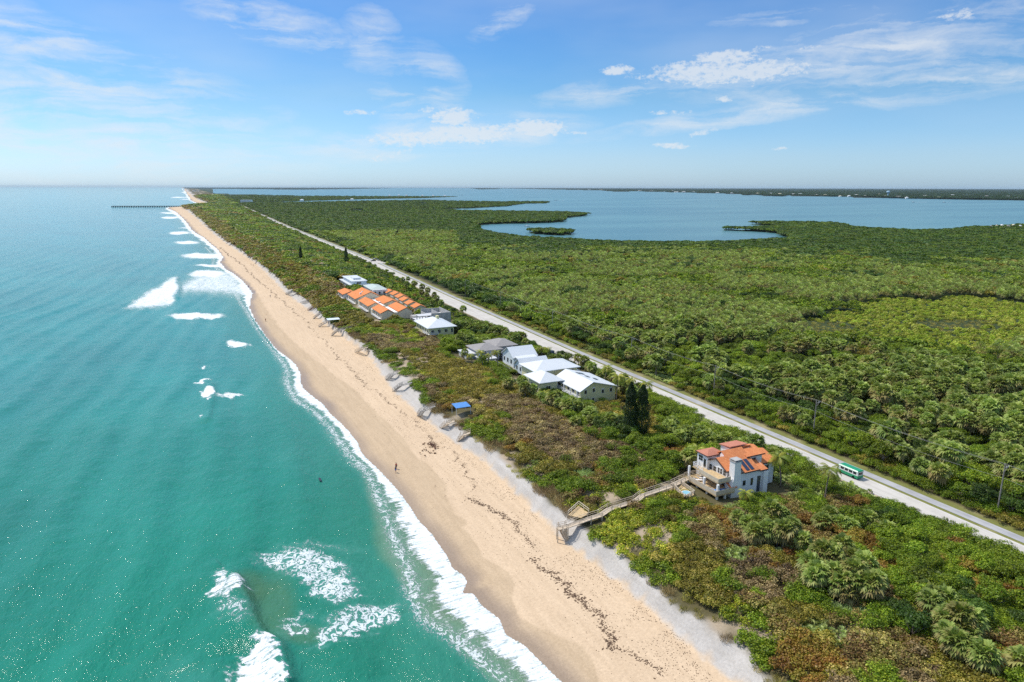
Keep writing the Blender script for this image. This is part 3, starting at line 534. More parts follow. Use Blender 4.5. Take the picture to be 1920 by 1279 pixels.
# ------------------------------------------------------------------ plants: leaf-built prototypes
def leafmesh(name, V_, F_, v, mats, mi=None):
    m = np_mesh(name, V_, F_); fattr(m, 'v', v, 'FACE')
    for q in (mats if isinstance(mats, (list, tuple)) else [mats]): m.materials.append(q)
    if mi is not None: m.polygons.foreach_set('material_index', np.asarray(mi, np.int32))
    return m
def unit(a): return a / np.maximum(np.linalg.norm(a, axis=-1, keepdims=True), 1e-9)
def quads(P, N, size, aspect, r):       # leaf quads at P facing N
    t = unit(np.cross(N, r.normal(size=P.shape))); b = np.cross(N, t); s = size[:, None]
    fold = N * s * .18
    V_ = np.stack([P - t * s, P - b * s * aspect + fold, P + t * s, P + b * s * aspect + fold], 1).reshape(-1, 3)
    return V_, np.arange(len(P) * 4).reshape(-1, 4)
def crown(seed, Rx, H, n, leaf, lumps, base=0., aspect=.7, jit=.55, flat=.8, up_bias=.35):
    """lumpy foliage mass: leaves spread over many overlapping clumps so that gaps stay between them"""
    r = np.random.default_rng(seed); k = lumps; a = r.uniform(0, 2 * np.pi, k); q = np.sqrt(r.uniform(.0, 1, k)) * Rx * .72
    top = np.sqrt(np.clip(1 - (q / Rx) ** 2, .05, 1)); cz = base + H * (.30 + .48 * top * r.uniform(.5, 1.08, k)); cr = Rx * r.uniform(.26, .46, k) * (12 / k) ** .3
    C_ = np.stack([q * np.cos(a), q * np.sin(a), cz], 1); w_ = cr ** 2; li = r.choice(k, n, p=w_ / w_.sum())
    d = unit(r.normal(size=(n, 3))); d[:, 2] = np.where(r.random(n) < .8, np.abs(d[:, 2]), d[:, 2]); rad = cr[li] * r.uniform(.55, 1.06, n)
    P = C_[li] + d * rad[:, None] * np.array([1, 1, flat]); P[:, 2] = np.maximum(P[:, 2], .05)
    N = unit(d + r.normal(size=(n, 3)) * jit + np.array([0, 0, up_bias])); V_, F_ = quads(P, N, leaf * r.uniform(.6, 1.3, n), aspect, r)
    lv = r.uniform(.15, .85, k); v = np.clip(lv[li] * .38 + r.uniform(0, 1, n) ** 1.1 * .66, 0, 1)
    return V_, F_, v
def fan_palm(seed, nf=38, R_=1.9, seg=8, droop=.25, dead=True):
    r = np.random.default_rng(seed); V_ = []; F_ = []; v = []
    for i in range(nf):
        az = i * 2.39996 + r.uniform(-.3, .3); u = (i + .5) / nf; el = math.radians(78 - 125 * u + r.uniform(-8, 8)) if dead else math.radians(80 - 75 * u + r.uniform(-8, 8))
        L = R_ * r.uniform(.5, .62); d = np.array([math.cos(az) * math.cos(el), math.sin(az) * math.cos(el), math.sin(el)])
        side = np.array([-math.sin(az), math.cos(az), 0.]); nrm = unit(np.cross(d, side)); nrm = nrm if nrm[2] > 0 else -nrm
        p0 = d * L * .95 + np.array([0, 0, R_ * .1]); val = np.clip(1 - u * 1.05 + r.uniform(-.2, .2), 0, 1)
        b = len(V_); w_ = L * .035; V_ += [side * w_, -side * w_, p0 - side * w_, p0 + side * w_]; F_.append((b, b + 1, b + 2, b + 3)); v.append(.3)
        tw = r.uniform(-.5, .5); side2 = side * math.cos(tw) + nrm * math.sin(tw); nr2 = np.cross(d, side2)
        for k in range(seg):
            a = math.radians(-100 + 200 * (k + .5) / seg); dd_ = d * math.cos(a) + side2 * math.sin(a); ln = L * r.uniform(.85, 1.1) * (1 - .18 * abs(a))
            pm = p0 + dd_ * ln * .55 - nr2 * abs(math.sin(a)) * ln * .10; tip = p0 + dd_ * ln - np.array([0, 0, ln * droop * r.uniform(.6, 1.6)])
            cr_ = unit(np.cross(dd_, nr2)) * ln * .15; b = len(V_); V_ += [p0, pm - cr_, tip, pm + cr_]; F_.append((b, b + 1, b + 2, b + 3)); v.append(np.clip(val + r.uniform(-.18, .18), 0, 1))
    return np.array(V_), np.array(F_), np.array(v)
def coco(seed, nf=20, R_=3.1):
    r = np.random.default_rng(seed); V_ = []; F_ = []; v = []
    for i in range(nf):
        az = i * 2.39996 + r.uniform(-.3, .3); e0 = math.radians(70 - 75 * (i / nf) + r.uniform(-8, 8)); L = R_ * r.uniform(.85, 1.1); pts = [np.zeros(3)]; e = e0
        for k in range(7): pts.append(pts[-1] + np.array([math.cos(az) * math.cos(e), math.sin(az) * math.cos(e), math.sin(e)]) * L / 7); e -= math.radians(17)
        side = np.array([-math.sin(az), math.cos(az), 0.]); val = r.uniform(.35, 1) if i < nf * .75 else r.uniform(0, .4)
        for k in range(1, 7):
            for h in range(3):
                p = pts[k] + (pts[k + 1] - pts[k]) * h / 3. if k < 7 else pts[k]; dr = unit(pts[k + 1] - pts[k]); ll = L * .23 * math.sin(math.pi * (k + h / 3. + .8) / 8.6)
                for s_ in (-1, 1):
                    tip = p + (side * s_ * .8 + dr * .55) * ll - np.array([0, 0, ll * .55]); w_ = dr * L * .022; b = len(V_); V_ += [p - w_, p + w_, tip + w_ * .3, tip - w_ * .3]; F_.append((b, b + 1, b + 2, b + 3)); v.append(np.clip(val + r.uniform(-.15, .15), 0, 1))
    return np.array(V_), np.array(F_), np.array(v)
def blades(seed, R_, H, n, wd):
    r = np.random.default_rng(seed); a = r.uniform(0, 6.283, n); q = np.sqrt(r.random(n)) * R_; p = np.stack([q * np.cos(a), q * np.sin(a), 0 * q], 1)
    l = np.stack([r.normal(size=n) * .45, r.normal(size=n) * .45, np.ones(n)], 1); hh = (H * r.uniform(.5, 1.1, n))[:, None]; s_ = unit(np.cross(l, r.normal(size=(n, 3)))) * wd
    V_ = np.stack([p - s_, p + s_, p + l * hh + s_ * .4, p + l * hh - s_ * .4], 1).reshape(-1, 3); return V_, np.arange(n * 4).reshape(-1, 4), r.random(n)
def trunkmesh(h, r0, r1, seed=0, bend=.4, n=6):
    r = np.random.default_rng(seed); b = MB(); a = r.uniform(0, 6.28); pts = [(math.cos(a) * bend * (k / 5) ** 2, math.sin(a) * bend * (k / 5) ** 2, h * k / 5 - .4 * (k == 0)) for k in range(6)]
    b.tube(pts, [r0 + (r1 - r0) * k / 5 for k in range(6)], n); me = bpy.data.meshes.new('trunk'); me.from_pydata(b.v, [], b.f); me.materials.append(M['bark']); me.polygons.foreach_set('use_smooth', [True] * len(me.polygons)); return me, pts[-1]
def limbs(h, R_, seed):
    r = np.random.default_rng(seed); b = MB(); b.tube([(0, 0, -.4), (.1, .05, h * .3), (.0, .1, h * .55)], [.22, .17, .11], 6)
    for k in range(5):
        a = k * 1.256 + r.uniform(-.3, .3); q = R_ * r.uniform(.45, .7); b.tube([(0, .05, h * .28), (math.cos(a) * q * .5, math.sin(a) * q * .5, h * .5), (math.cos(a) * q, math.sin(a) * q, h * .72)], [.11, .07, .03], 5)
    me = bpy.data.meshes.new('trunk'); me.from_pydata(b.v, [], b.f); me.materials.append(M['bark']); return me
HIDE = bpy.data.collections.new('plant_prototypes')       # never linked: only the thicket scatter reads it
def proto_obj(mesh): o = bpy.data.objects.new(mesh.name, mesh); return o
PALM = [leafmesh('palm_crown', *fan_palm(s, 58, 2.15, 9, .38), LM['palm']) for s in (1, 2, 3, 4)]
PALM_LO = [leafmesh('palm_crown_small', *fan_palm(s, 26, 2.1, 5, .4), LM['palm']) for s in (5, 6, 7)]
TRUNK = [trunkmesh(5.0, .20, .15, s) for s in (1, 2, 3, 4)]
PALMETTO = [leafmesh('palmetto_fans', *[np.concatenate(q) for q in (lambda L: ([l[0] * .5 + o_ for l, o_ in L], [l[1] + 4 * i * 11 * 8 for i, (l, o_) in enumerate(L)], [l[2] for l, o_ in L]))([(fan_palm(s * 9 + k, 11, 1.5, 7, .1, False), np.array([math.cos(k * 2.4) * k * .28, math.sin(k * 2.4) * k * .28, .25])) for k in range(6)])], LM['palmetto']) for s in (11, 12)]
def shrub(seed, mat, R_=1.9, H=1.7, n=620, leaf=.13, lumps=11, aspect=.85, **k): return leafmesh('shrub_leaves', *crown(seed, R_, H, n, leaf, lumps, aspect=aspect, **k), LM[mat])
GR = {k: [shrub(30 + i * 3 + q, k) for q in range(2)] for i, k in enumerate(('brown', 'mauve', 'olive', 'orange'))}
GR['green'] = [shrub(50 + q, 'green', 2.2, 2.2, 900, .13, 14, .6) for q in range(2)]
GR['vine'] = [shrub(60 + q, 'vine', 1.8, .9, 420, .13, 12) for q in range(2)]
GR['vinegreen'] = [shrub(64 + q, 'green', 1.8, .9, 420, .13, 12) for q in range(2)]
GR['twig'] = [leafmesh('twigs', *blades(70 + q, 1.2, 1.1, 160, .025), LM['twig']) for q in range(2)]
GR['grass'] = [leafmesh('grass_tuft', *blades(74 + q, .7, .75, 90, .025), LM['grass']) for q in range(2)]
GR['bluegrass'] = [leafmesh('blue_tuft', *blades(78 + q, 1.3, .9, 200, .05), LM['blue']) for q in range(2)]
GR['palmetto'] = PALMETTO
TREE = {'green': [leafmesh('tree_crown', *crown(80 + q, 3.0, 4.0, 1500, .19, 22, 1.6, .6), LM['green']) for q in range(3)],
        'dark': [leafmesh('tree_crown', *crown(90 + q, 2.8, 4.2, 1400, .19, 20, 1.6, .6), LM['dark']) for q in range(2)],
        'olive': [leafmesh('tree_crown', *crown(95 + q, 2.8, 3.6, 1400, .18, 22, 1.3, .7), LM['olive']) for q in range(2)],
        'brown': [leafmesh('tree_crown', *crown(98 + q, 2.6, 3.2, 1300, .18, 20, 1.3, .7), LM['brown']) for q in range(2)],
        'orange': [leafmesh('tree_crown', *crown(101 + q, 2.8, 3.4, 1400, .18, 22, 1.2, .7), LM['orange']) for q in range(2)]}
LIMB = limbs(5.0, 2.8, 5)
FAR = {k: [leafmesh('far_crown', *crown(110 + i * 3 + q, 2.9, 3.6, 260, .42, 9, .6, .7), LM[k]) for q in range(2)] for i, k in enumerate(('green', 'dark', 'mangrove', 'olive', 'brown', 'orange'))}
FARM = [leafmesh('far_mangrove', *crown(150 + q, 3.2, 3.0, 150, .62, 8, .4, .8), LM['mangrove']) for q in range(2)] + [leafmesh('far_wood', *crown(153, 3.2, 3.2, 150, .62, 8, .4, .8), LM['dark'])]

# ---- where everything grows
def jitter_xy(poly_az, r0, r1, step):     # near: even spacing in metres
    xs = np.arange(-60, r1 * 1.0, step); ys_ = np.arange(10, r1, step); X, Y = np.meshgrid(xs, ys_); X = X.ravel() + rng.uniform(-.48, .48, X.size) * step; Y = Y.ravel() + rng.uniform(-.48, .48, Y.size) * step
    r = np.hypot(X, Y); a = np.degrees(np.arctan2(X, Y)); k = (r >= r0) & (r < r1) & (a > poly_az[0]) & (a < poly_az[1]); return X[k], Y[k]
def jitter_polar(az, r0, r1, k):
    lr = np.arange(math.log(r0), math.log(r1), k); aa = np.arange(R(az[0]), R(az[1]), k); A, Q = np.meshgrid(aa, lr); A = A.ravel() + rng.uniform(-.5, .5, A.size) * k; Q = np.exp(Q.ravel() + rng.uniform(-.5, .5, Q.size) * k)
    return Q * np.sin(A), Q * np.cos(A)
LOWZ = [(92, 124, 88, 103), (84, 97, 98, 122), (98, 124, 160, 178), (94, 108, 172, 200), (88, 103, 196, 236), (84, 98, 268, 300), (74, 86, 300, 420), (86, 106, 262, 284), (86, 104, 300, 332), (127, 136, 60, 112)]
KEEP = []        # cleared rectangles (x0,x1,y0,y1): houses, decks, yards
def free(x, y, pad=0., tall=True):
    k = np.ones(len(x), bool)
    for a, b, c, d in KEEP: n_ = (3.5 + np.hypot(x, y) * .012) if tall else 0.; k &= ~((x > a - pad - n_ * .45) & (x < b + pad) & (y > c - pad - n_) & (y < d + pad))
    return k
KEEP += [(98, 119, 102.5, 117.5), (95, 99, 101, 115), (107.5, 122, 176, 195), (99, 119, 190, 211), (103, 113, 208, 233), (91, 116, 230, 250), (92, 107, 281, 303), (97, 115, 305, 327), (83, 102, 328, 416),
         (93, 108, 438, 482), (100, 115, 414, 444), (109, 118, 345, 425), (66.5, 72.5, 176, 182), (112, 131, 196, 216), (112, 131, 226, 240), (100, 120, 240, 252)]
# patches read off the photograph (pixel centre, radii, tilt -> what grows there)
PATCH = [((1190, 958), 150, 30, -.42, 'vine'), ((1260, 985), 90, 32, -.3, 'vinegreen'), ((1130, 925), 70, 12, -.2, 'vine'), ((1215, 1010), 60, 40, 0, 'vine'), ((1236, 1062), 36, 32, 0, 'vinegreen'), ((1395, 1200), 55, 62, .6, 'vinegreen'),
         ((1050, 905), 50, 10, .3, 'vinegreen'), ((893, 795), 34, 14, 0, 'vinegreen'), ((940, 810), 40, 14, 0, 'vinegreen'), ((770, 690), 34, 12, .4, 'vinegreen'), ((735, 672), 26, 9, .3, 'vinegreen'), ((1095, 893), 18, 14, 0, 'bluegrass'),
         ((1180, 770), 70, 45, .3, 'olive'), ((1160, 805), 36, 16, 0, 'dark'), ((1060, 830), 120, 40, .35, 'mauve'), ((1160, 850), 60, 22, .2, 'mauve'), ((920, 740), 110, 26, .35, 'olive'), ((980, 775), 70, 22, .3, 'mauve'), ((860, 700), 100, 26, .3, 'olive'), ((1270, 845), 40, 18, 0, 'orange'), ((1300, 870), 22, 16, 0, 'palm'),
         ((1500, 945), 60, 22, .3, 'orangeT'), ((1350, 985), 46, 32, 0, 'orange'), ((1330, 1000), 30, 24, 0, 'brown'), ((1450, 1000), 80, 32, .3, 'palm'), ((1540, 1010), 60, 26, .2, 'brown'), ((1380, 1048), 40, 16, .3, 'palmetto'), ((1395, 1045), 22, 8, .2, 'bluegrass'),
         ((1430, 1085), 70, 40, .3, 'mauve'), ((1585, 1130), 70, 26, .75, 'bluegrass'), ((1555, 1080), 50, 50, .6, 'palm'), ((1610, 1110), 40, 26, .6, 'palm'), ((1640, 1050), 60, 26, .3, 'orange'), ((1700, 1090), 60, 26, .3, 'greenT'), ((1750, 1010), 100, 28, .5, 'greenT'),
         ((1800, 1080), 80, 20, .5, 'palmetto'), ((1880, 1090), 60, 30, .3, 'orange'), ((1610, 1215), 130, 50, .2, 'brown'), ((1520, 1240), 50, 40, .4, 'orange'), ((1780, 1190), 55, 32, .4, 'palm'), ((1745, 1135), 26, 20, 0, 'palm'), ((1880, 1240), 50, 40, .4, 'orange'), ((1550, 1190), 50, 22, .3, 'palmetto'),
         ((1500, 890), 60, 30, .5, 'palmetto'), ((1450, 820), 60, 24, .4, 'brown'), ((1370, 800), 60, 26, .4, 'greenT'), ((1290, 780), 60, 24, .3, 'greenT'), ((1560, 950), 70, 18, .5, 'greenT'), ((1650, 985), 60, 16, .5, 'greenT'),
         ((740, 640), 60, 14, .3, 'mauve'), ((700, 620), 30, 8, .1, 'vine'), ((640, 580), 22, 6, 0, 'vinegreen'), ((656, 597), 24, 5, 0, 'vine'), ((620, 545), 40, 9, -.2, 'brown'), ((575, 545), 26, 5, 0, 'vinegreen'), ((600, 530), 26, 8, 0, 'brown'), ((770, 630), 30, 10, .4, 'vine')]
def near_kind(x, y):
    """species code for dune-side plants"""
    px, py = pix(x, y, np.full_like(x, 6.)); e = EDGE(y); d = x - e; xr = x - OFF(y)
    n1 = fbm(x, y, 22, 91); n2 = fbm(x, y, 10, 92); n3 = vnoise(x, y, 7, 93); pr_ = rng.random(len(x)); out = np.full(len(x), 'brown', dtype='<U10')
    q = n1 * .7 + n2 * .3
    out[q > .42] = 'olive'; out[q > .59] = 'mauve'; out[(n2 > .69)] = 'orange'; out[(n3 > .72)] = 'green'; out[(n3 < .10)] = 'palmetto'
    inner = d > (92 - 65) + (n1 - .5) * 18; g_ = inner & (n2 > .36); out[g_] = 'greenT'; out[inner & (n2 < .48) & (n1 > .45)] = 'palm'; out[inner & (n3 > .72)] = 'dark'; out[inner & (n3 < .14)] = 'orangeT'
    near = d < 2.2 + n3 * 3; out[near & (n2 > .5)] = 'twig'; out[near & (n2 <= .5)] = 'grass'; out[near & (n1 > .56)] = 'vinegreen'; out[(~near) & (d < 9) & (n2 < .36)] = 'vine'
    mid = (y > 300) & (d < 25); out[mid & (n2 > .5) & (n2 < .57)] = 'vine'
    for (c, rx, ry, a, k) in PATCH:
        dx, dy = px - c[0], py - c[1]; u = (dx * math.cos(a) + dy * math.sin(a)) / rx; v_ = (dy * math.cos(a) - dx * math.sin(a)) / ry; q_ = (u * u + v_ * v_ + (n2 - .5) * 1.1 < 1) & (d > 1) & (pr_ > .14); out[q_] = k
    out[xr > 126.5] = np.where(n2[xr > 126.5] > .5, 'green', 'palmetto')
    for (x0, x1, y0, y1) in LOWZ:
        q_ = (x > x0) & (x < x1) & (y > y0) & (y < y1)
        for a_, b_ in (('greenT', 'green'), ('palm', 'palmetto'), ('dark', 'green'), ('orangeT', 'brown')): out[q_ & (out == a_)] = b_
    return out
AZR = (-27, 72)
BWP = [at(a_, b_, 6.3) for a_, b_ in ((1044, 984), (1062, 987), (1105, 972), (1143, 954), (1192, 939), (1204, 929), (1258, 911), (1278, 896))]
PTS = {}     # species -> list of (x,y,z,scale,rot,seed)
def put(kind, x, y, z, s):
    if len(x): PTS.setdefault(kind, []).append(np.stack([x, y, z, s, rng.uniform(0, 6.283, len(x)), rng.random(len(x))], 1))
# dune side, near
SMALL = ('brown', 'mauve', 'olive', 'orange', 'green', 'vine', 'vinegreen', 'twig', 'grass', 'bluegrass', 'palmetto')
def dune_side(x, y, sc):
    e = EDGE(y); xr = x - OFF(y); hw = 140.9 - HWW(y) - 1.2; k = (x > e + .3) & (xr < hw - .2) & free(x, y, .9, False) & (y > 12); x, y = x[k], y[k]; sc = sc[k] if hasattr(sc, '__len__') else np.full(len(x), sc)
    k = polydist(x, y, BWP)[0] > 1.7; x, y, sc = x[k], y[k], sc[k]
    kd = near_kind(x, y); cl_ = ~free(x, y, .6); sc = np.where(cl_, sc * .8, sc); kd[cl_ & np.isin(kd, ('greenT', 'palm', 'dark', 'orangeT'))] = 'vinegreen'; z = height(x, y, False); open_ = (fbm(x, y, 9, 22) > .66) & (rng.random(len(x)) < .7); r_ = rng.random(len(x)); wide = 140.9 - HWW(y)
    for s_ in SMALL:
        q = (kd == s_) & ~open_
        if s_ == 'twig': q &= r_ < .8
        put(s_, x[q], y[q], z[q] - .1, sc[q] * rng.uniform(.75, 1.25, q.sum()))
    for s_, alt, pr in (('greenT', 'green', .30), ('dark', 'green', .34), ('orangeT', 'orange', .32), ('palm', 'palmetto', .60)):
        q = (kd == s_); big = q & (r_ < pr) & (x - OFF(y) < wide - 2.2); tr = {'greenT': 't_green', 'dark': 't_dark', 'orangeT': 't_orange', 'palm': 'palm'}[s_]
        put(tr, x[big], y[big], z[big] - (rng.uniform(1.2, 3.0, big.sum()) if s_ == 'palm' else .6), (rng.uniform(.65, .95, big.sum()) if s_ != 'palm' else rng.uniform(.85, 1.15, big.sum())) * np.minimum(sc[big], 1.6)); sml = q & ~big; put(alt, x[sml], y[sml], z[sml] - .1, sc[sml] * 1.05)
X, Y = jitter_xy((-27, 80), 40, 330, 1.7); dune_side(X, Y, 1.0)
X, Y = jitter_polar(AZR, 330, 5200, .0062); k = (X - OFF(Y) < 137) & (X > EDGE(Y)); rr_ = np.hypot(X[k], Y[k]); X, Y = X[k], Y[k]
Z_ = height(X, Y, False); kd = near_kind(X, Y); fr = free(X, Y, 1.5) & (X - OFF(Y) < 140.9 - HWW(Y) - 3 - rr_ * .002); s_ = rr_ * .0062 / 2.9; kk = rng.random(len(X))
mp = {'greenT': 'green', 'green': 'green', 'dark': 'dark', 'palm': 'palm', 'palmetto': 'mangrove', 'vine': 'olive', 'vinegreen': 'green', 'grass': 'brown', 'twig': 'brown', 'orangeT': 'orange', 'mauve': 'brown', 'brown': 'brown', 'olive': 'olive', 'orange': 'orange', 'bluegrass': 'mangrove'}
dd_ = X - EDGE(Y)
for a, b in mp.items():
    q = (kd == a) & fr & ~((kd == 'orange') & (rng.random(len(X)) < .6))
    if not q.any(): continue
    if b == 'palm': rd = (X[q] - OFF(Y[q]) > 112); put('palm_lo', X[q], Y[q], Z_[q] - 2. - rd * 1.5, np.maximum(s_[q] * 1.1, .8) * np.where(rd, .6, 1))
    else: rd = (X[q] - OFF(Y[q]) > 112); put('f_' + b, X[q], Y[q], Z_[q] - .3 - np.where(dd_[q] < 28, 1.3, 0) * np.minimum(s_[q], 1.2) - rd * 2.2, s_[q] * np.where(dd_[q] < 25, .95, 1.3) * np.where(rd, .7, 1) * rng.uniform(.8, 1.3, q.sum()))
# forest inland of the road
X, Y = jitter_xy(AZR, 50, 420, 1.7); q = (X - OFF(Y) > 147.2) & (X - OFF(Y) < 157) & (Y > 20); X, Y = X[q], Y[q]; n_ = fbm(X, Y, 9, 333); zz_ = height(X, Y, False) - .2
for nm_, q in (('green', n_ > .47), ('palmetto', n_ < .36), ('olive', (n_ >= .36) & (n_ <= .47))): put(nm_, X[q], Y[q], zz_[q], rng.uniform(.6, 1.2, q.sum()))
def forest_kind(x, y):
    n1 = fbm(x, y, 48, 101); n2 = fbm(x, y, 16, 102); xr = x - OFF(y); px, py = pix(x, y, np.full_like(x, 5.)); out = np.full(len(x), 'palm', dtype='<U10')
    bright = (n1 * .6 + n2 * .4) > .575; out[bright] = 't_green'; out[(n2 < .29)] = 't_dark'; out[vnoise(x, y, 9, 103) > .86] = 't_olive'; out[vnoise(x, y, 13, 104) > .955] = 't_brown'
    strip_ = xr < 160 + n2 * 12; out[strip_ & (n2 > .38)] = 't_green'; out[strip_ & (n2 > .60)] = 't_dark'
    # low pale clearing, and the even mangroves by the water
    u = (px - 1760) / 270; v_ = (py - 603) / 50; cl = u * u + v_ * v_ + (n2 - .5) * 1.8 + (n1 - .5) * 1.2 < 1; out[cl] = 'clear'; out[cl & (np.abs(py - 601 - (n1 - .5) * 20) < 9) & (n2 > .42) & (px < 1880)] = 'tan'
    mg = (np.hypot(x, y) > 760 + (n1 - .5) * 260) & (px > 860); out[mg] = 'mangrove'; mg2 = (py < 432) & (px < 1110); out[mg2] = 'mangrove'
    return out
def roadside(x, y): return (x - OFF(y)) > 148.6 + np.hypot(x, y) * .0015
X, Y = jitter_xy(AZR, 60, 560, 3.6); k = roadside(X, Y) & (Y > 20); X, Y = X[k], Y[k]; a_, _ = land(X, Y); X, Y = X[a_], Y[a_]
kd = forest_kind(X, Y); Z_ = height(X, Y, False); rr_ = np.hypot(X, Y); hgt = fbm(X, Y, 30, 105); lo = rr_ > 330
for q, nm in ((kd == 'palm', 'palm'), (kd == 't_green', 't_green'), (kd == 't_dark', 't_dark'), (kd == 't_olive', 't_olive'), (kd == 't_brown', 't_brown'), (kd == 'mangrove', 'f_mangrove')):
    s_ = rng.uniform(.75, 1.25, len(X)) * (.85 + .5 * hgt) * (1.12 if nm == 'palm' else .84)
    a = q & ~lo; b = q & lo; put(nm, X[a], Y[a], Z_[a] - rng.uniform(0, 1.4, a.sum()), s_[a])
    put({'palm': 'palm_lo', 't_green': 'f_green', 't_dark': 'f_dark', 't_olive': 'f_olive', 't_brown': 'f_brown', 'f_mangrove': 'f_mangrove'}[nm], X[b], Y[b], Z_[b] - rng.uniform(0, 1.2, b.sum()) + (1.2 if nm != 'palm' else 0), s_[b] * (.92 if nm == 'palm' else 1.05))
q = kd == 'palm'; q2 = q & (rng.random(len(X)) < .5); put('green', X[q2 & ~lo] + 1.2, Y[q2 & ~lo] + 1., Z_[q2 & ~lo], np.full((q2 & ~lo).sum(), 1.25))
q = kd == 'tan'; put('f_tan', X[q], Y[q], Z_[q] - .5, rng.uniform(.8, 1.2, q.sum()))
q = kd == 'clear'; put('f_clear', X[q], Y[q], Z_[q] - .8, rng.uniform(.45, .75, q.sum())); X2, Y2 = X[q] + 1.5, Y[q] + 1.5; put('f_clear', X2, Y2, Z_[q] - .8, rng.uniform(.45, .75, q.sum()))
X, Y = jitter_polar(AZR, 560, 6500, .0066); k = roadside(X, Y); X, Y = X[k], Y[k]; a_, _ = land(X, Y); X, Y = X[a_], Y[a_]; kd = forest_kind(X, Y); rr_ = np.hypot(X, Y); s_ = rr_ * .0066 / 3.2 * rng.uniform(.6, 1.45, len(X))
sq = rr_ < 1000
for q, nm in ((kd == 'palm', 'palm_lo'), (kd == 't_green', 'f_green'), (kd == 't_dark', 'f_dark'), (kd == 't_olive', 'f_olive'), (kd == 't_brown', 'f_olive'), (kd == 'clear', 'f_clear'), (kd == 'tan', 'f_tan')):
    put(nm, X[q], Y[q], (.6 if nm != 'palm_lo' else 0) - .3 * s_[q] + rng.uniform(-1.3, 1.0, q.sum()), np.minimum(s_[q], 2.1) * (1.15 if nm != 'palm_lo' else .86))
q = kd == 'mangrove'; put('f_far', X[q], Y[q], 2.2 - .4 * s_[q], np.minimum(s_[q], 2.2) * 1.25)
# far shore woods
X, Y = jitter_polar((-3, 68), 3400, 30000, .0052); _, b_ = land(X, Y); X, Y = X[b_], Y[b_]; rr_ = np.hypot(X, Y); put('f_main', X, Y, np.full(len(X), 3.), np.minimum(rr_ * .0052 / 3.2, 6.5) * rng.uniform(.8, 1.5, len(X)) * np.where(vnoise(X, Y, 120, 5) > .62, .55, 1))
for a in PTS: PTS[a] = np.concatenate(PTS[a])
print('points', {k: len(v) for k, v in PTS.items()})
# ---- one scatter object per kind of thicket (uncountable), the nearest plants as things of their own
def scatter(name, pts, meshes, label, cat, zs=1., lift=0., cap=1.25):
    n = len(pts); me = bpy.data.meshes.new(name); me.vertices.add(n); P = pts[:, :3].copy(); P[:, 2] += lift * np.minimum(pts[:, 3], 1.2); me.vertices.foreach_set('co', P.astype(np.float32).ravel())
    fattr(me, 'rot', pts[:, 4]); fattr(me, 'scl', pts[:, 3]); fattr(me, 'sclz', np.where(pts[:, 3] > cap, cap + (pts[:, 3] - cap) * .15, pts[:, 3])); a = me.attributes.new('idx', 'INT', 'POINT'); a.data.foreach_set('value', (pts[:, 5] * len(meshes) * .9999).astype(np.int32))
    ob = bpy.data.objects.new(name, me); link(ob); tag(ob, label, cat, kind='stuff')
    c = bpy.data.collections.new(name + '_set')
    for i, m_ in enumerate(meshes): q = bpy.data.objects.new('%02d' % i, m_); c.objects.link(q)
    g = bpy.data.node_groups.new(name, 'GeometryNodeTree'); g.interface.new_socket('Geometry', in_out='INPUT', socket_type='NodeSocketGeometry'); g.interface.new_socket('Geometry', in_out='OUTPUT', socket_type='NodeSocketGeometry')
    N = g.nodes; gi = N.new('NodeGroupInput'); go = N.new('NodeGroupOutput'); ci = N.new('GeometryNodeCollectionInfo'); ci.inputs['Collection'].default_value = c; ci.inputs['Separate Children'].default_value = True
    ip = N.new('GeometryNodeInstanceOnPoints'); ip.inputs['Pick Instance'].default_value = True
    def named(nm, ty): q = N.new('GeometryNodeInputNamedAttribute'); q.data_type = ty; q.inputs['Name'].default_value = nm; return q.outputs[0]
    cx = N.new('ShaderNodeCombineXYZ'); g.links.new(named('rot', 'FLOAT'), cx.inputs[2]); s3 = N.new('ShaderNodeCombineXYZ'); sc = named('scl', 'FLOAT')
    for k in (0, 1): g.links.new(sc, s3.inputs[k])
    mz = N.new('ShaderNodeMath'); mz.operation = 'MULTIPLY'; g.links.new(named('sclz', 'FLOAT'), mz.inputs[0]); mz.inputs[1].default_value = zs; g.links.new(mz.outputs[0], s3.inputs[2])
    g.links.new(gi.outputs[0], ip.inputs['Points']); g.links.new(ci.outputs[0], ip.inputs['Instance']); g.links.new(named('idx', 'INT'), ip.inputs['Instance Index']); g.links.new(cx.outputs[0], ip.inputs['Rotation']); g.links.new(s3.outputs[0], ip.inputs['Scale']); g.links.new(ip.outputs[0], go.inputs[0])
    md = ob.modifiers.new('scatter', 'NODES'); md.node_group = g; return ob
def place_phrase(x, y):
    """what the plant stands beside, for its label"""
    d = x - float(EDGE(y)); xr = x - float(OFF(y))
    if xr > 147:
        a = 'at forest edge' if xr < 163 else ('inside forest' if xr < 182 else 'deep in forest')
        b = 'at near right corner' if y < 75 else 'behind nearest power pole' if y < 105 else 'opposite green van' if y < 135 else 'opposite orange roofed house' if y < 175 else 'opposite columnar trees' if y < 225 else 'opposite white roofs'
        return a + ' ' + b
    b = 'below orange roofed house' if y < 100 else 'beside orange roofed house' if y < 122 else 'past orange roofed house' if y < 150 else 'near columnar trees' if y < 178 else 'near yellow house' if y < 215 else 'near grey roofed house' if y < 260 else 'near yellow hip roofed house'
    if 92 < y < 118 and d < 30: b = 'beside boardwalk'
    a = 'at sand scarp' if d < 5 else 'on seaward dune' if d < 22 else 'in mid dune scrub' if d < 45 else 'on landward dune'
    return a + ' ' + b
PLANTS = []
def planted(o, desc, cat, ph, x, y): PLANTS.append((o, desc, cat, ph, float(pix(np.array([x]), np.array([y]), np.array([4.]))[0][0])))
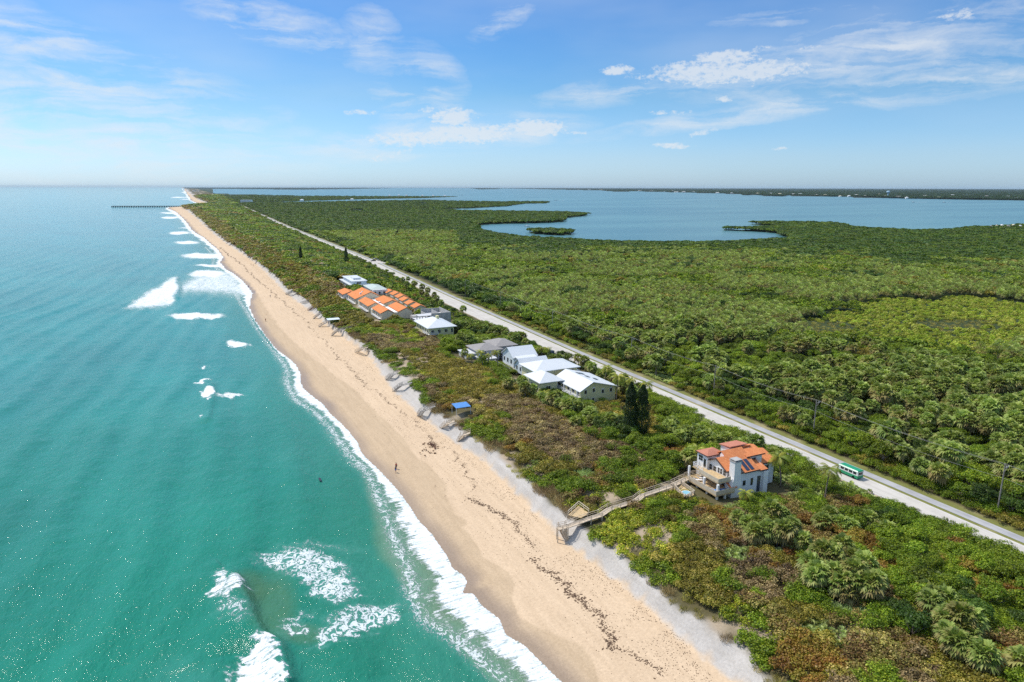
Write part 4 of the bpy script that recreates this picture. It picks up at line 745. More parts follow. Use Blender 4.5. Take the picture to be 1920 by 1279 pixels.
def ordinal(i, n):
    if n == 1: return ''
    if i == 0: return 'leftmost '
    if i == n - 1: return 'rightmost '
    w_ = ['second', 'third', 'fourth', 'fifth', 'sixth', 'seventh', 'eighth', 'ninth', 'tenth', 'eleventh', 'twelfth']
    if i <= 11 : return w_[i - 1] + ' from left '
    k = i + 1; return '%d%s from left ' % (k, 'th' if 10 < k % 100 < 14 else {1: 'st', 2: 'nd', 3: 'rd'}.get(k % 10, 'th'))
def name_plants():
    G = {}
    for p in PLANTS: G.setdefault((p[1], p[3]), []).append(p)
    for (desc, ph), L in G.items():
        L.sort(key=lambda p: p[4])
        for i, p in enumerate(L): tag(p[0], (ordinal(i, len(L)) + ('' if len(L) == 1 else 'of ') + desc + ('' if len(L) == 1 else 's') + ' ' + ph), p[2], desc + 's ' + ph)
def take_nearest(kinds, n):
    allp = np.concatenate([np.column_stack([PTS[k], np.full(len(PTS[k]), i)]) for i, k in enumerate(kinds) if k in PTS]); px, py = pix(allp[:, 0], allp[:, 1], allp[:, 2] + 4.); on = (px > 10) & (px < 1910) & (py > 0) & (py < 1270)
    r = np.hypot(allp[:, 0], allp[:, 1]) / allp[:, 3]; r[~on] = 1e9; pick = np.argsort(r)[:n]; res = allp[pick]
    for i, k in enumerate(kinds):
        if k in PTS:
            sel = set(map(tuple, res[res[:, 6] == i][:, :2])); PTS[k] = PTS[k][[tuple(q) not in sel for q in PTS[k][:, :2]]]
    return [(kinds[int(q[6])], q) for q in res]
CW = {'t_green': 'bright green', 't_dark': 'dark green', 't_olive': 'olive', 't_brown': 'brownish', 't_orange': 'rust orange', 'brown': 'brown', 'mauve': 'greyish brown', 'olive': 'olive', 'orange': 'rust orange', 'green': 'bright green', 'vine': 'yellow green low', 'vinegreen': 'fresh green low', 'bluegrass': 'silvery blue', 'palmetto': 'silvery grey'}
def sizeword(s, a, b): return 'small' if s < a else 'large' if s > b else 'medium'
def side_word(x, y):
    px, py = pix(np.array([x]), np.array([y]), np.array([5.])); return int(px[0]), int(py[0])
for k, q in take_nearest(['palm'], 300):
    i = int(q[5] * 3.999); s_ = float(q[3]); ph = place_phrase(q[0], q[1]); sw = sizeword(s_, .9, 1.1)
    e = empty('cabbage_palm', (q[0], q[1], q[2]), None, None, None, float(q[4])); planted(e, sw + ' fan palm', 'palm tree', ph, q[0], q[1]); e.scale = (s_,) * 3
    me, top = TRUNK[i]; tr = bpy.data.objects.new('trunk', me); link(tr, e); cr = bpy.data.objects.new('crown', PALM[i]); link(cr, e); cr.location = top
for k, q in take_nearest(['t_green', 't_dark', 't_olive', 't_brown', 't_orange'], 280):
    ms = TREE[k[2:]]; i = int(q[5] * len(ms) * .999); s_ = float(q[3]); ph = place_phrase(q[0], q[1]); sw = sizeword(s_, .68, .86)
    e = empty('broadleaf_tree', (q[0], q[1], q[2]), None, None, None, float(q[4])); planted(e, '%s %s tree' % (sw, CW[k]), 'tree', ph, q[0], q[1]); e.scale = (s_,) * 3
    tr = bpy.data.objects.new('trunk', LIMB); link(tr, e); cr = bpy.data.objects.new('crown', ms[i]); link(cr, e)
for k, q in take_nearest(['brown', 'mauve', 'olive', 'orange', 'green', 'palmetto'], 300):
    ms = GR[k]; i = int(q[5] * len(ms) * .999); s_ = float(q[3]); ph = place_phrase(q[0], q[1]); sw = sizeword(s_, .9, 1.12); nm = 'saw_palmetto' if k == 'palmetto' else 'sea_grape_shrub'
    o = bpy.data.objects.new(nm, ms[i]); link(o); o.location = q[:3]; o.rotation_euler = (0, 0, q[4]); o.scale = (s_,) * 3; planted(o, '%s %s %s' % (sw, CW[k], 'palmetto' if k == 'palmetto' else 'shrub'), 'shrub', ph, q[0], q[1])
name_plants()
scatter('cabbage_palm_forest', PTS['palm'], PALM, 'dense fan palm crowns of the forest beyond the individual palms', 'palm forest', lift=5.0)
scatter('distant_palm_forest', PTS['palm_lo'], PALM_LO, 'far fan palms merging into the green forest', 'palm forest', lift=4.2)
for a in ('green', 'dark', 'olive', 'brown', 'orange'):
    if 't_' + a in PTS: scatter('%s_woodland' % {'green': 'bright_green', 'dark': 'dark_green', 'olive': 'olive_green', 'brown': 'brownish', 'orange': 'rusty'}[a], PTS['t_' + a], TREE[a], 'mass of %s broadleaf crowns in the forest' % CW['t_' + a], 'woodland')
for a in ('green', 'dark', 'mangrove', 'olive', 'brown', 'orange'):
    if 'f_' + a in PTS: scatter('distant_%s_canopy' % a, PTS['f_' + a], FAR[a], 'distant %s canopy seen as one mass' % a, 'woodland')
CLEAR = [leafmesh('clearing_bush', *crown(170 + len(q), 3., 2.6, 260, .36, 9, .2, .7), LM[q]) for q in ('clear1', 'clear2')]
scatter('clearing_undergrowth', PTS['f_clear'], CLEAR, 'low pale green growth of the clearing in the forest', 'undergrowth')
if 'f_tan' in PTS: PTS['f_tan'][:, 2] = .6; PTS['f_tan'][:, 3] *= 1.6; scatter('dry_reeds', PTS['f_tan'], GR['grass'], 'dry tan reeds in the middle of the forest clearing', 'reeds')
FMAIN = [leafmesh('shore_wood', *crown(160 + q, 3.2, 3.2, 150, .62, 8, .4, .8), LM['casuarina']) for q in range(2)]
scatter('mangrove_wood', PTS['f_far'], FARM, 'even dark green mangroves along the lagoon shore', 'mangroves'); scatter('mainland_wood', PTS['f_main'], FMAIN, 'far dark tree belt along the mainland shore', 'woods')
for a, nm, l in (('brown', 'brown_sea_grape_thicket', 'brown leaved sea grape thicket covering the dune'), ('mauve', 'greyish_sea_grape_thicket', 'greyish brown sea grape thicket on the dune'), ('olive', 'olive_sea_grape_thicket', 'olive sea grape thicket on the dune'),
                 ('orange', 'rusty_sea_grape_thicket', 'rust coloured sea grape patches on the dune'), ('green', 'green_undergrowth', 'bright green undergrowth between the trees'), ('vine', 'yellow_green_groundcover', 'yellow green vines spread over the dune sand'),
                 ('vinegreen', 'fresh_green_groundcover', 'fresh green low groundcover on the dune'), ('twig', 'bare_twig_scrub', 'bare grey twigs fringing the sand scarp'), ('grass', 'dune_grass', 'dry dune grass fringing the sand scarp'),
                 ('bluegrass', 'silver_blue_scrub', 'silver blue low scrub between the palms'), ('palmetto', 'palmetto_thicket', 'silvery palmetto thicket on the back dune')):
    if a in PTS and len(PTS[a]): scatter(nm, PTS[a], GR[a], l, 'undergrowth')
# distinct trees
def columnar(x, y, h, r, label, seed):
    V_, F_, v = crown(seed, 1., 1., 2600, .05, 60, 0., .35, .8, 1., 0.); rg = np.random.default_rng(seed); n = 7000
    zz = rg.uniform(.08, 1, n); lob = .75 + .35 * np.sin(zz * 23 + rg.uniform(0, 6.28)) * .4; prof = np.minimum(zz * 5, 1) * (1 - zz ** 2.2) ** .7 * lob + .06; a = rg.uniform(0, 6.28, n); q = prof * r * np.sqrt(rg.uniform(.3, 1.1, n))
    P = np.stack([q * np.cos(a), q * np.sin(a), zz * h], 1); N = unit(np.stack([np.cos(a), np.sin(a), 0 * a + .3], 1) + rg.normal(size=(n, 3)) * .6); V_, F_ = quads(P, N, .2 * rg.uniform(.6, 1.5, n), .35, rg)
    e = empty('casuarina_tree', (x, y, float(height(x, y, False))), label, 'tree', None); link(bpy.data.objects.new('crown', leafmesh('casuarina_crown', V_, F_, rg.random(n), LM['casuarina'])), e)
    b = MB(); b.tube([(0, 0, -.5), (0, 0, h * .5), (0, 0, h * .9)], [.25, .15, .05]); b.build('trunk', M['bark'], e)
for (px_, py_, h, r, l, s_) in ((1180, 823, 15.5, 2.6, 'tall dark columnar tree, the left of the pair by the yellow house', 1), (1202, 822, 15.0, 2.9, 'dark columnar tree with looser top, the right of the pair by the yellow house', 2), (650, 500, 17, 2.6, 'dark columnar tree beside the road near the car park', 3), (565, 497, 15, 2.2, 'dark columnar tree on the dune left of the thatched roofs', 4)):
    columnar(*at(px_, py_, 4.), h, r, l, s_)
COCO = [leafmesh('coconut_crown', *coco(s), LM['coconut']) for s in (1, 2, 3)]; CT = [trunkmesh(6.2, .2, .13, 20 + s, 1.1) for s in range(3)]
CP = [(1468, 862, 5.2, 'full coconut palm close behind the orange roofed house', 1.05), (1552, 885, 5.5, 'yellowish coconut palm beside the green van', 1.), (1388, 925, 2.6, 'short coconut palm in front of the white wall', .75), (1305, 848, 4.5, 'drooping coconut palm left of the orange roofed house', 1.),
      (1016, 738, 3., 'low coconut palm in the garden of the yellow house', 1.0), (1157, 706, 7., 'tall coconut palm at the right end of the white roof', 1.1), (1133, 690, 6., 'coconut palm beside the driveway behind the white roof', .9), (1210, 718, 5.5, 'coconut palm between the yellow house and the road', .9), (1188, 712, 5., 'second coconut palm by the road past the yellow house', .8),
      (1008, 655, 5., 'left palm of three in the front garden by the road', .6), (1019, 653, 5.5, 'middle palm of three in the front garden by the road', .6), (1032, 655, 5.5, 'right palm of three in the front garden by the road', .65), (905, 660, 7., 'palm with yellow fronds before the grey roofed house', .75), (934, 662, 7., 'dark green palm at the corner of the grey roofed house', .75),
      (915, 668, 5., 'palm in the hedge below the grey roofed house', .7), (886, 668, 5., 'leftmost palm below the grey roofed house', .7)]
for i, (px_, py_, z_, l, s_) in enumerate(CP):
    x_, y_ = at(px_, py_, z_ + 4.5); e = empty('coconut_palm', (x_, y_, float(height(x_, y_, False))), l, 'palm tree', 'coconut palms around the houses', i * 1.7); hz = (z_ + 4.5 - e.location.z) / 6.2; me, top = CT[i % 3]
    tr = bpy.data.objects.new('trunk', me); link(tr, e); tr.scale = (1, 1, hz); cr = bpy.data.objects.new('crown', COCO[i % 3]); link(cr, e); cr.location = (top[0], top[1], top[2] * hz); cr.scale = (s_,) * 3
# ------------------------------------------------------------------ buildings
def windows(parent, face, p, a, z0, w_, h, nx=1, ny=1, frame=M['whitetrim'], glass=M['glass'], fr=.09, org=(0, 0, 0), name='window'):
    """face W/S/E/N: the outward side; p the wall plane, a the centre along the wall"""
    o = {'W': -1, 'S': -1, 'E': 1, 'N': 1}[face]
    def b(mb, a0, a1, za, zb, d):
        q = sorted((p + o * d, p - o * .05))
        if face in 'WE': mb.box(q[0], q[1], a0, a1, za, zb)
        else: mb.box(a0, a1, q[0], q[1], za, zb)
    f = MB(org); b(f, a - w_ / 2 - fr, a + w_ / 2 + fr, z0 - fr, z0 + h + fr, .05); fo = f.build(name, frame, parent)
    g = MB(org); m_ = .05
    for i in range(nx):
        for j in range(ny): b(g, a - w_ / 2 + w_ * i / nx + (m_ / 2 if i else 0), a - w_ / 2 + w_ * (i + 1) / nx - (m_ / 2 if i < nx - 1 else 0), z0 + h * j / ny + (m_ / 2 if j else 0), z0 + h * (j + 1) / ny - (m_ / 2 if j < ny - 1 else 0), .056)
    g.build('pane', glass, fo); return fo
class House:
    def __init__(s, name, label, cat, x, y, z, group=None): s.o = (x, y, z); s.e = empty(name, s.o, label, cat, group)
    def mb(s): return MB(s.o)
    def part(s, name, m, fn, label=None): b = s.mb(); fn(b); return b.build(name, m, s.e, label=label)
    def win(s, *a, **k): return windows(s.e, *a, org=s.o, **k)
def rail(b, pts, h=1.0, post=1.6, t=.07, mid=2, closed=None):
    for (a, c) in zip(pts, pts[1:]):
        A, B = Vector(a), Vector(c); n = max(1, int((B - A).length / post)); b.bar(A + Vector((0, 0, h)), B + Vector((0, 0, h)), t * 1.2, t * .8)
        for k in range(1, mid + 1): q = h * k / (mid + 1.); b.bar(A + Vector((0, 0, q)), B + Vector((0, 0, q)), t * .7, t)
        for k in range(n + 1): P = A + (B - A) * k / n; b.bar(P - Vector((0, 0, .1)), P + Vector((0, 0, h)), t, t)
def panel_rail(b, pts, h=1., t=.08):
    for a, c in zip(pts, pts[1:]):
        A, B = Vector(a), Vector(c); d = (B - A).normalized(); n = Vector((-d.y, d.x, 0)) * t / 2
        b.add([tuple(A - n), tuple(B - n), tuple(B + n), tuple(A + n)] + [tuple(q + Vector((0, 0, h))) for q in (A - n, B - n, B + n, A + n)], [(3, 2, 1, 0), (4, 5, 6, 7), (0, 1, 5, 4), (1, 2, 6, 5), (2, 3, 7, 6), (3, 0, 4, 7)])

# the white house with orange roofs on its pilings
H = House('beach_house', 'white two storey house with orange tiled roofs, chimney and sea facing balconies', 'house', 108, 108, 3.6); RZ = lambda y: 8.95 + .53 * (y - 103.6)
def f(b):
    b.add([(102, 105.4, 3.2), (102, 111.5, 3.2), (102, 111.5, 9.8), (102, 108.6, 11.35), (102, 105.4, 9.7), (108, 105.4, 3.2), (108, 111.5, 3.2), (108, 111.5, 10.2), (108, 108.6, 11.35), (108, 105.4, 9.7)], [(0, 1, 2, 3, 4), (9, 8, 7, 6, 5), (0, 5, 6, 1), (0, 4, 9, 5)])
    b.add([(104.3, 104.4, 3.2), (112.1, 104.4, 3.2), (112.1, 104.4, 8.75), (104.3, 104.4, 8.75), (104.3, 112, 3.2), (112.1, 112, 3.2), (112.1, 112, 8.6), (104.3, 112, 8.6), (104.3, 109.9, 12.0), (112.1, 109.9, 12.0)],
          [(0, 1, 2, 3), (5, 4, 7, 6), (0, 3, 8, 7, 4), (1, 5, 6, 9, 2), (0, 4, 5, 1)])
    b.box(101.2, 105.6, 110.9, 114.2, 5.6, 11.2)                                     # far corner block
    b.box(113.0, 118.0, 107.4, 115, 3.2, 8.45); b.box(109.6, 114.1, 107.5, 111.8, 8.0, 10.95)      # right wing and upper room
    b.box(107.6, 112.2, 110.6, 113.8, 3.2, 11.9); b.box(102.0, 104.7, 104.2, 105.5, 3.2, 6.6)
H.part('wall', M['stucco'], f)
def f(b):
    o = .32; b.slab([(101.6, 105.2 - .1, RZ(105.1)), (105.9, 105.1, RZ(105.1)), (105.9, 108.6, RZ(108.6)), (101.6, 108.6, RZ(108.6))], .22)
    b.slab([(101.6, 108.605, RZ(108.6)), (104.2, 108.605, RZ(108.6)), (104.2, 111.7, 10.05), (101.6, 111.7, 10.05)], .22)
    b.slab([(105.9, 104.0, RZ(104.0)), (110.2, 104.0, RZ(104.0)), (110.2, 110, RZ(110)), (105.9, 110, RZ(110))], .22); b.slab([(104.2, 108.6, RZ(108.6)), (105.895, 108.6, RZ(108.6)), (105.895, 110, RZ(110)), (104.2, 110, RZ(110))], .22)
    b.slab([(110.205, 104.0, 8.85), (112.6, 104.0, 8.85), (112.6, 108.0, 10.1), (110.205, 108.0, 10.1)], .2)
    b.slab([(104.2, 110.005, RZ(110)), (113, 110.005, RZ(110)), (113, 112.4, 10.9), (104.2, 112.4, 10.9)], .22)
H.part('main_roof', M['tile'], f)
H.part('upper_room_roof', M['tile'], lambda b: b.slab([(109.2, 107.1, 11.1), (114.5, 107.1, 11.1), (114.5, 110.6, 12.05), (109.2, 110.6, 12.05)], .2).slab([(109.2, 110.605, 12.05), (114.5, 110.605, 12.05), (114.5, 112.6, 11.4), (109.2, 112.6, 11.4)], .2))
H.part('corner_roof', M['tilepink'], lambda b: b.hip(101.2, 105.6, 110.9, 114.2, 11.35, 12.0, .3, .15)); H.part('back_roof', M['tilepink'], lambda b: b.slab([(107.3, 110.4, 12.6), (112.5, 110.4, 12.6), (112.5, 114.1, 12.1), (107.3, 114.1, 12.1)], .2))
H.part('wing_roof', M['tile'], lambda b: b.slab([(112.8, 107.0, 8.7), (118.4, 107.0, 8.7), (118.4, 111.4, 10.2), (112.8, 111.4, 10.2)], .2).slab([(112.8, 111.405, 10.2), (118.4, 111.405, 10.2), (118.4, 115.4, 8.7), (112.8, 115.4, 8.7)], .2))
H.part('entry_roof', M['tile'], lambda b: b.slab([(101.2, 103.1, 6.7), (103.1, 103.1, 6.7), (103.1, 104.9, 7.6), (101.2, 104.9, 7.6)], .15))
def f(b):
    b.slab([(101.5, 105.02, RZ(105.1) - .23), (105.9, 105.02, RZ(105.1) - .23), (105.9, 105.09, RZ(105.1) + .02), (101.5, 105.09, RZ(105.1) + .02)], .05); b.bar((101.55, 105.0, RZ(105.) - .12), (101.55, 108.6, RZ(108.6) - .12), .1, .26); b.bar((101.55, 108.6, RZ(108.6) - .12), (101.55, 111.7, 9.93), .1, .26)
    b.bar((105.8, 103.93, RZ(104.) - .12), (110.25, 103.93, RZ(104.) - .12), .1, .25); b.bar((110.2, 103.95, 8.74), (112.65, 103.95, 8.74), .1, .24); b.bar((109.1, 107.03, 10.98), (114.6, 107.03, 10.98), .1, .24); b.bar((112.8, 106.93, 8.58), (118.5, 106.93, 8.58), .1, .24)
    b.bar((118.47, 107, 8.6), (118.47, 111.4, 10.1), .1, .24); b.bar((100.86, 110.5, 11.27), (100.86, 114.6, 11.27), .1, .2); b.bar((100.9, 110.52, 11.27), (105.9, 110.52, 11.27), .1, .2)
H.part('fascia', M['trim'], f)
def f(b):
    b.add([(101.6, 103.3, 3.2), (104.6, 103.3, 3.2), (104.6, 105.3, 3.2), (101.6, 105.3, 3.2), (101.6, 103.3, 6.9), (104.5, 103.3, 6.9), (104.5, 105.3, 6.9), (101.6, 105.3, 6.9), (102.2, 103.4, 8.8), (104.0, 103.4, 8.8), (104.0, 105.0, 8.8), (102.2, 105.0, 8.8), (102.2, 103.4, 12.3), (104.0, 103.4, 12.3), (104.0, 105.0, 12.3), (102.2, 105.0, 12.3)],
          [(3, 2, 1, 0)] + [(i + 4 * k, (i + 1) % 4 + 4 * k, (i + 1) % 4 + 4 * k + 4, i + 4 * k + 4) for k in range(3) for i in range(4)] + [(12, 13, 14, 15)])
ch = H.part('chimney', M['stucco'], f); b = H.mb(); b.box(102.05, 104.15, 103.25, 105.15, 12.3, 12.45); [b.box(x_, x_ + .3, y_, y_ + .3, 12.45, 12.7) for x_ in (102.2, 102.95, 103.7) for y_ in (103.4, 104.6)]; b.box(102.1, 104.1, 103.3, 105.1, 12.7, 12.8); b.build('chimney_cap', M['concrete'], ch)
def sol(b):
    for q in (106.6, 107.9): b.slab([(q, 104.3, RZ(104.3) + .12), (q + .95, 104.3, RZ(104.3) + .12), (q + .95, 106.9, RZ(106.9) + .12), (q, 106.9, RZ(106.9) + .12)], .08)
H.part('solar_panel', M['solar'], sol); H.part('skylight_well', M['stucco'], lambda b: b.slab([(102.3, 109.3, 10.85), (104.6, 109.3, 10.85), (104.6, 111.3, 10.75), (102.3, 111.3, 10.75)], .5)); 
for a_, w_ in ((106.1, .85), (107.15, .6), (107.95, .6), (109.2, .9), (110.5, 1.)): H.win('W', 102., a_, 8.35 if a_ < 109 else 8.2, w_, 1.15, 1, 2)
H.win('W', 101.2, 113.0, 9.5, 1.3, 1.2, 2, 2); H.win('W', 101.2, 111.6, 8.4, .8, 1.9); H.win('W', 102., 106.3, 5.75, 1.0, 1.9); H.win('W', 102., 108.1, 5.75, 1.4, 1.9, 2); H.win('W', 102., 110.4, 5.75, 1.4, 1.9, 2); H.win('S', 104.4, 108.4, 5.6, .7, 1.7); H.win('S', 104.2, 103.2, 4.4, .5, 1.2)
H.win('S', 107.5, 111.6, 9.35, 1.1, 1., 2, 2); H.win('S', 107.4, 115.6, 6.7, 1.5, 1.2, 2); H.win('S', 104.4, 106.2, 5.9, .8, 1.2)
H.part('garage_door', M['whitetrim'], lambda b: [b.box(114.3, 117.0, 107.33, 107.42, 3.6 + k * .5, 4.05 + k * .5) for k in range(5)]); H.part('entry_shade_panel', M['bluishglass'], lambda b: b.box(110.0, 110.9, 104.3, 104.42, 3.7, 7.4)); H.part('porch_pillar', M['stucco'], lambda b: b.box(111.3, 112.6, 103.8, 104.6, 3.2, 8.5))  # entry: flat dark panel on the wall stands in for the recess's shade
H.part('upper_deck', M['deckwood'], lambda b: b.box(98.4, 102.0, 104.0, 110.2, 7.95, 8.15).box(99.4, 101.2, 110.2, 113.6, 7.95, 8.15)); H.part('lower_deck', M['deckwood'], lambda b: b.box(97.1, 102.0, 103.0, 113.6, 5.65, 5.9))
H.part('upper_railing', M['tan'], lambda b: panel_rail(b, [(101.9, 104.05, 7.85), (98.45, 104.05, 7.85), (98.45, 110.2, 7.85)], 1.15)); H.part('side_railing', M['whitetrim'], lambda b: rail(b, [(99.45, 110.2, 8.15), (99.45, 113.5, 8.15), (101.2, 113.5, 8.15)], 1., 1.2, .08))
H.part('lower_railing', M['tan'], lambda b: panel_rail(b, [(102.3, 103.05, 5.6), (97.15, 103.05, 5.6), (97.15, 112.2, 5.6)], 1.25)); H.part('far_railing', M['wood'], lambda b: rail(b, [(97.15, 113.5, 5.9), (102, 113.5, 5.9)], 1.1, 1., .08))
for q in ((97.8, 103.4), (97.8, 107.7), (98.0, 113.0)): H.part('deck_column', M['stucco'], lambda b: b.box(q[0], q[0] + .45, q[1], q[1] + .45, 5.8, 7.96)) if q[1] < 112 else H.part('deck_column', M['stucco'], lambda b: b.box(q[0], q[0] + .4, q[1], q[1] + .4, 5.8, 8.6))
for q in ((97.6, 103.3), (97.6, 106.4), (97.6, 109.6), (97.6, 112.6), (99.8, 103.3)): H.part('piling', M['stucco'], lambda b: b.box(q[0], q[0] + .4, q[1], q[1] + .4, 3.6, 5.66))
def lounger(x, y, z, m, label, rz):
    e = empty('sun_lounger', (x, y, z), label, 'lounger', None, rz); b = MB(); b.box(-.3, .3, -.9, .5, .3, .38); b.slab([(-.3, .5, .38), (.3, .5, .38), (.3, 1.05, .75), (-.3, 1.05, .75)], .07); b.build('cushion', m, e)
    b = MB(); [b.box(u, u + .05, v, v + .05, 0, .3) for u in (-.3, .25) for v in (-.85, .4)]; b.build('frame', M['whitetrim'], e)
lounger(98.6, 104.6, 5.91, M['bluecloth'], 'blue lounger nearer the railing under the balcony', 1.2); lounger(99.8, 104.4, 5.91, M['bluecloth'], 'blue lounger nearer the wall under the balcony', 1.2); lounger(98.6, 110.5, 5.91, M['whitetrim'], 'white lounger at the far end of the lower deck', 1.); lounger(100., 111.0, 5.91, M['whitetrim'], 'white lounger by the wall at the deck far end', 1.)

# spa deck, boardwalk and beach stairs of that house
BW = [at(1062, 986, 5.6), at(1105, 968, 5.9), at(1128, 962, 5.9), at(1145, 951, 6.5), at(1195, 934, 6.5), at(1205, 927, 7.1), at(1258, 909, 7.1)]; BWZ = [5.2, 5.7, 5.9, 6.4, 6.5, 6.8, 6.8]
BW = [at(*p, z) for p, z in zip([(1062, 987), (1105, 972), (1125, 966), (1143, 954), (1192, 939), (1204, 929), (1258, 911)], BWZ)]
def trackbox(b, A, B, wd, th):
    A, B = Vector(A), Vector(B); d = (B - A); n = Vector((-d.y, d.x, 0)).normalized() * wd / 2; b.slab([tuple(A - n), tuple(B - n), tuple(B + n), tuple(A + n)], th); return n
def walkway(name, label, pts, wd, m, mr, parts=True, group=None, stair=None, railm=None, posts=True, sides=(-1, 1), cat='boardwalk'):
    o = (pts[0][0], pts[0][1], float(height(pts[0][0], pts[0][1], False))); e = empty(name, o, label, cat, group); P = [Vector(p) for p in pts]; b = MB(o)
    for A, B in zip(P, P[1:]): trackbox(b, A, B, wd, .14)
    b.build('deck', m, e)
    for s_ in sides:
        b = MB(o)
        for A, B in zip(P, P[1:]): d = B - A; n = Vector((-d.y, d.x, 0)).normalized() * wd / 2 * s_; rail(b, [A + n, B + n], .85, 2.1, .075, 1)
        b.build('railing', mr, e)
    if posts:
        for A, B in zip(P, P[1:]):
            L = (B - A).length; k = max(1, int(L / 3.5))
            for i in range(k + 1):
                Q = A + (B - A) * i / k; d = B - A; n = Vector((-d.y, d.x, 0)).normalized() * wd / 2
                for s_ in (-1, 1): q = Q + n * s_; gz_ = float(height(q.x, q.y, False)) - .4; 
                b = MB(o); [b.bar((Q.x + n.x * s_, Q.y + n.y * s_, float(height(Q.x, Q.y, False)) - .4), (Q.x + n.x * s_, Q.y + n.y * s_, Q.z - .1), .16) for s_ in (-1, 1) if Q.z - .1 > float(height(Q.x, Q.y, False)) - .3]
                if b.v: b.build('support_post', mr, e)
    if stair:
        A, B, wdt = Vector(stair[0]), Vector(stair[1]), stair[2]; n_ = max(4, int((A.z - B.z) / .22)); b = MB(o); d = B - A; dh = Vector((d.x, d.y, 0)).normalized() * .28; n = Vector((-d.y, d.x, 0)).normalized() * wdt / 2
        for k in range(n_): Q = A + d * (k + .5) / n_; b.slab([tuple(Q - n - dh / 2), tuple(Q - n + dh / 2), tuple(Q + n + dh / 2), tuple(Q + n - dh / 2)], .05)
        b.build('step', m, e); b = MB(o)
        for s_ in (-1, 1): b.bar(A + n * s_ - Vector((0, 0, .15)), B + n * s_ - Vector((0, 0, .15)), .08, .28)
        b.build('stringer', mr, e); b = MB(o)
        for s_ in (-1, 1): rail(b, [A + n * s_, B + n * s_], 1., 1.2, .09, 1)
        b.build('stair_rail', mr, e)
    return e
foot = at(1061, 1011, 2.3); pt = [(x_, y_, z_) for (x_, y_), z_ in zip(BW, BWZ)]
lead = at(1045, 991, 4.8)
bwk = walkway('boardwalk', 'long weathered timber boardwalk stepping down from the orange roofed house to the beach', [(lead[0], lead[1], 4.8)] + pt, 1.35, M['wood'], M['wood'], stair=((lead[0] + .5, lead[1] - .3, 4.8), (foot[0], foot[1], 2.2), 1.9))
pd = [at(1065, 966, 6.0), at(1085, 948, 6.0), at(1104, 962, 6.0), at(1090, 971, 6.0)]
e = empty('viewing_deck', (pd[0][0], pd[0][1], 4.6), 'small square sitting deck with pale railing beside the boardwalk', 'deck'); b = MB((pd[0][0], pd[0][1], 4.6)); b.slab([(p[0], p[1], 6.0) for p in pd], .12); b.build('deck', M['deckwood'], e); b = MB((pd[0][0], pd[0][1], 4.6)); rail(b, [(*pd[0], 6.0), (*pd[1], 6.0), (*pd[2], 6.0)], .95, 1.4, .1, 1); b.build('railing', M['tan'], e)
sp_ = [at(1259, 910, 6.2), at(1272, 905, 6.2), at(1302, 927, 6.2), at(1284, 937, 6.2)]; o_ = (sp_[0][0], sp_[0][1], 4.4); e = empty('spa_deck', o_, 'raised timber deck with a round hot tub at the end of the boardwalk', 'deck'); b = MB(o_); b.slab([(p[0], p[1], 6.2) for p in sp_], .8); b.build('deck', M['deckwood'], e)
b = MB(o_); rail(b, [(*sp_[0], 6.2), (*sp_[3], 6.2), (*sp_[2], 6.2), (*sp_[1], 6.2)], .9, 1.1, .12, 2); b.build('railing', M['wood'], e)
hx, hy = at(1287, 925, 6.3); e = empty('hot_tub', (hx, hy, 6.2), 'pale blue hot tub sunk in the timber deck', 'hot tub'); b = MB(); b.tube([(0, 0, .01), (0, 0, .28)], 1.05, 20); b.build('rim', M['whitetrim'], e); b = MB(); b.tube([(0, 0, .25), (0, 0, .3)], .88, 20); b.build('water', M['poolwater'], e)
st = at(1262, 909, 6.8); walkway('timber_walkway', 'short timber link from the boardwalk up to the lower balcony', [(st[0], st[1], 6.8), (97.2, 112.8, 5.9)], 1.5, M['wood'], M['wood'], posts=False, cat='walkway')

# beach stairs further along the scarp: (foot px, head px, landward end px)
BS = [((860, 829), (868, 815), (882, 812), 'pale timber stair with bent top, nearest to the boardwalk', M['wood']), ((828, 804), (838, 794), (852, 790), 'timber stair just left of the blue canopy', M['wood']), ((786, 779), (792, 770), (815, 762), 'long low timber stair right of the dark bushes', M['greywood']),
      ((738, 733), (752, 722), (772, 718), 'wide dark timber stair with crossed rails', M['greywood']), ((725, 712), (735, 703), (745, 700), 'short dark timber stair upon bare sand', M['greywood']), ((622, 629), (634, 619), (660, 616), 'grey stair and landing below the yellow hip roofed house', M['greywood']),
      ((598, 612), (616, 602), (645, 600), 'grey stair with pale canopy deck beneath the orange roofs', M['greywood']), ((588, 597), (600, 588), (650, 586), 'grey stair in front of the nearest orange roof', M['greywood']), ((578, 582), (588, 575), (645, 563), 'dark red timber stair and walkway', M['darkwood']), ((565, 569), (577, 565), (635, 557), 'long grey walkway below the farthest orange roof', M['greywood']),
      ((537, 552), (545, 548), (575, 548), 'distant pale walkway crossing green groundcover', M['greywood']), ((668, 660), (678, 654), (690, 652), 'small wooden landing with grey rail on the scarp', M['wood'])]
for i, (a, b_, c, l, m_) in enumerate(BS):
    A = at(*a, 2.2); B = at(*b_, 4.9); D = at(*c, 5.3); walkway('beach_stairs', l, [(B[0], B[1], 4.8), (D[0], D[1], 5.5)], 1.3, m_, m_, group='timber stairs down to the beach', stair=((B[0], B[1], 4.8), (A[0], A[1], 2.15), 1.3), cat='beach stairs', posts=False)
bx_, by_ = at(865, 777, 5.); e = empty('beach_canopy', (bx_, by_, float(height(bx_, by_, False))), 'bright blue canopy on poles at the dune edge', 'canopy'); b = MB(); b.slab([(-2.3, -1.9, 2.5), (2.3, -1.9, 2.5), (2.3, 1.9, 2.8), (-2.3, 1.9, 2.8)], .08); b.build('cloth', M['bluecloth'], e)
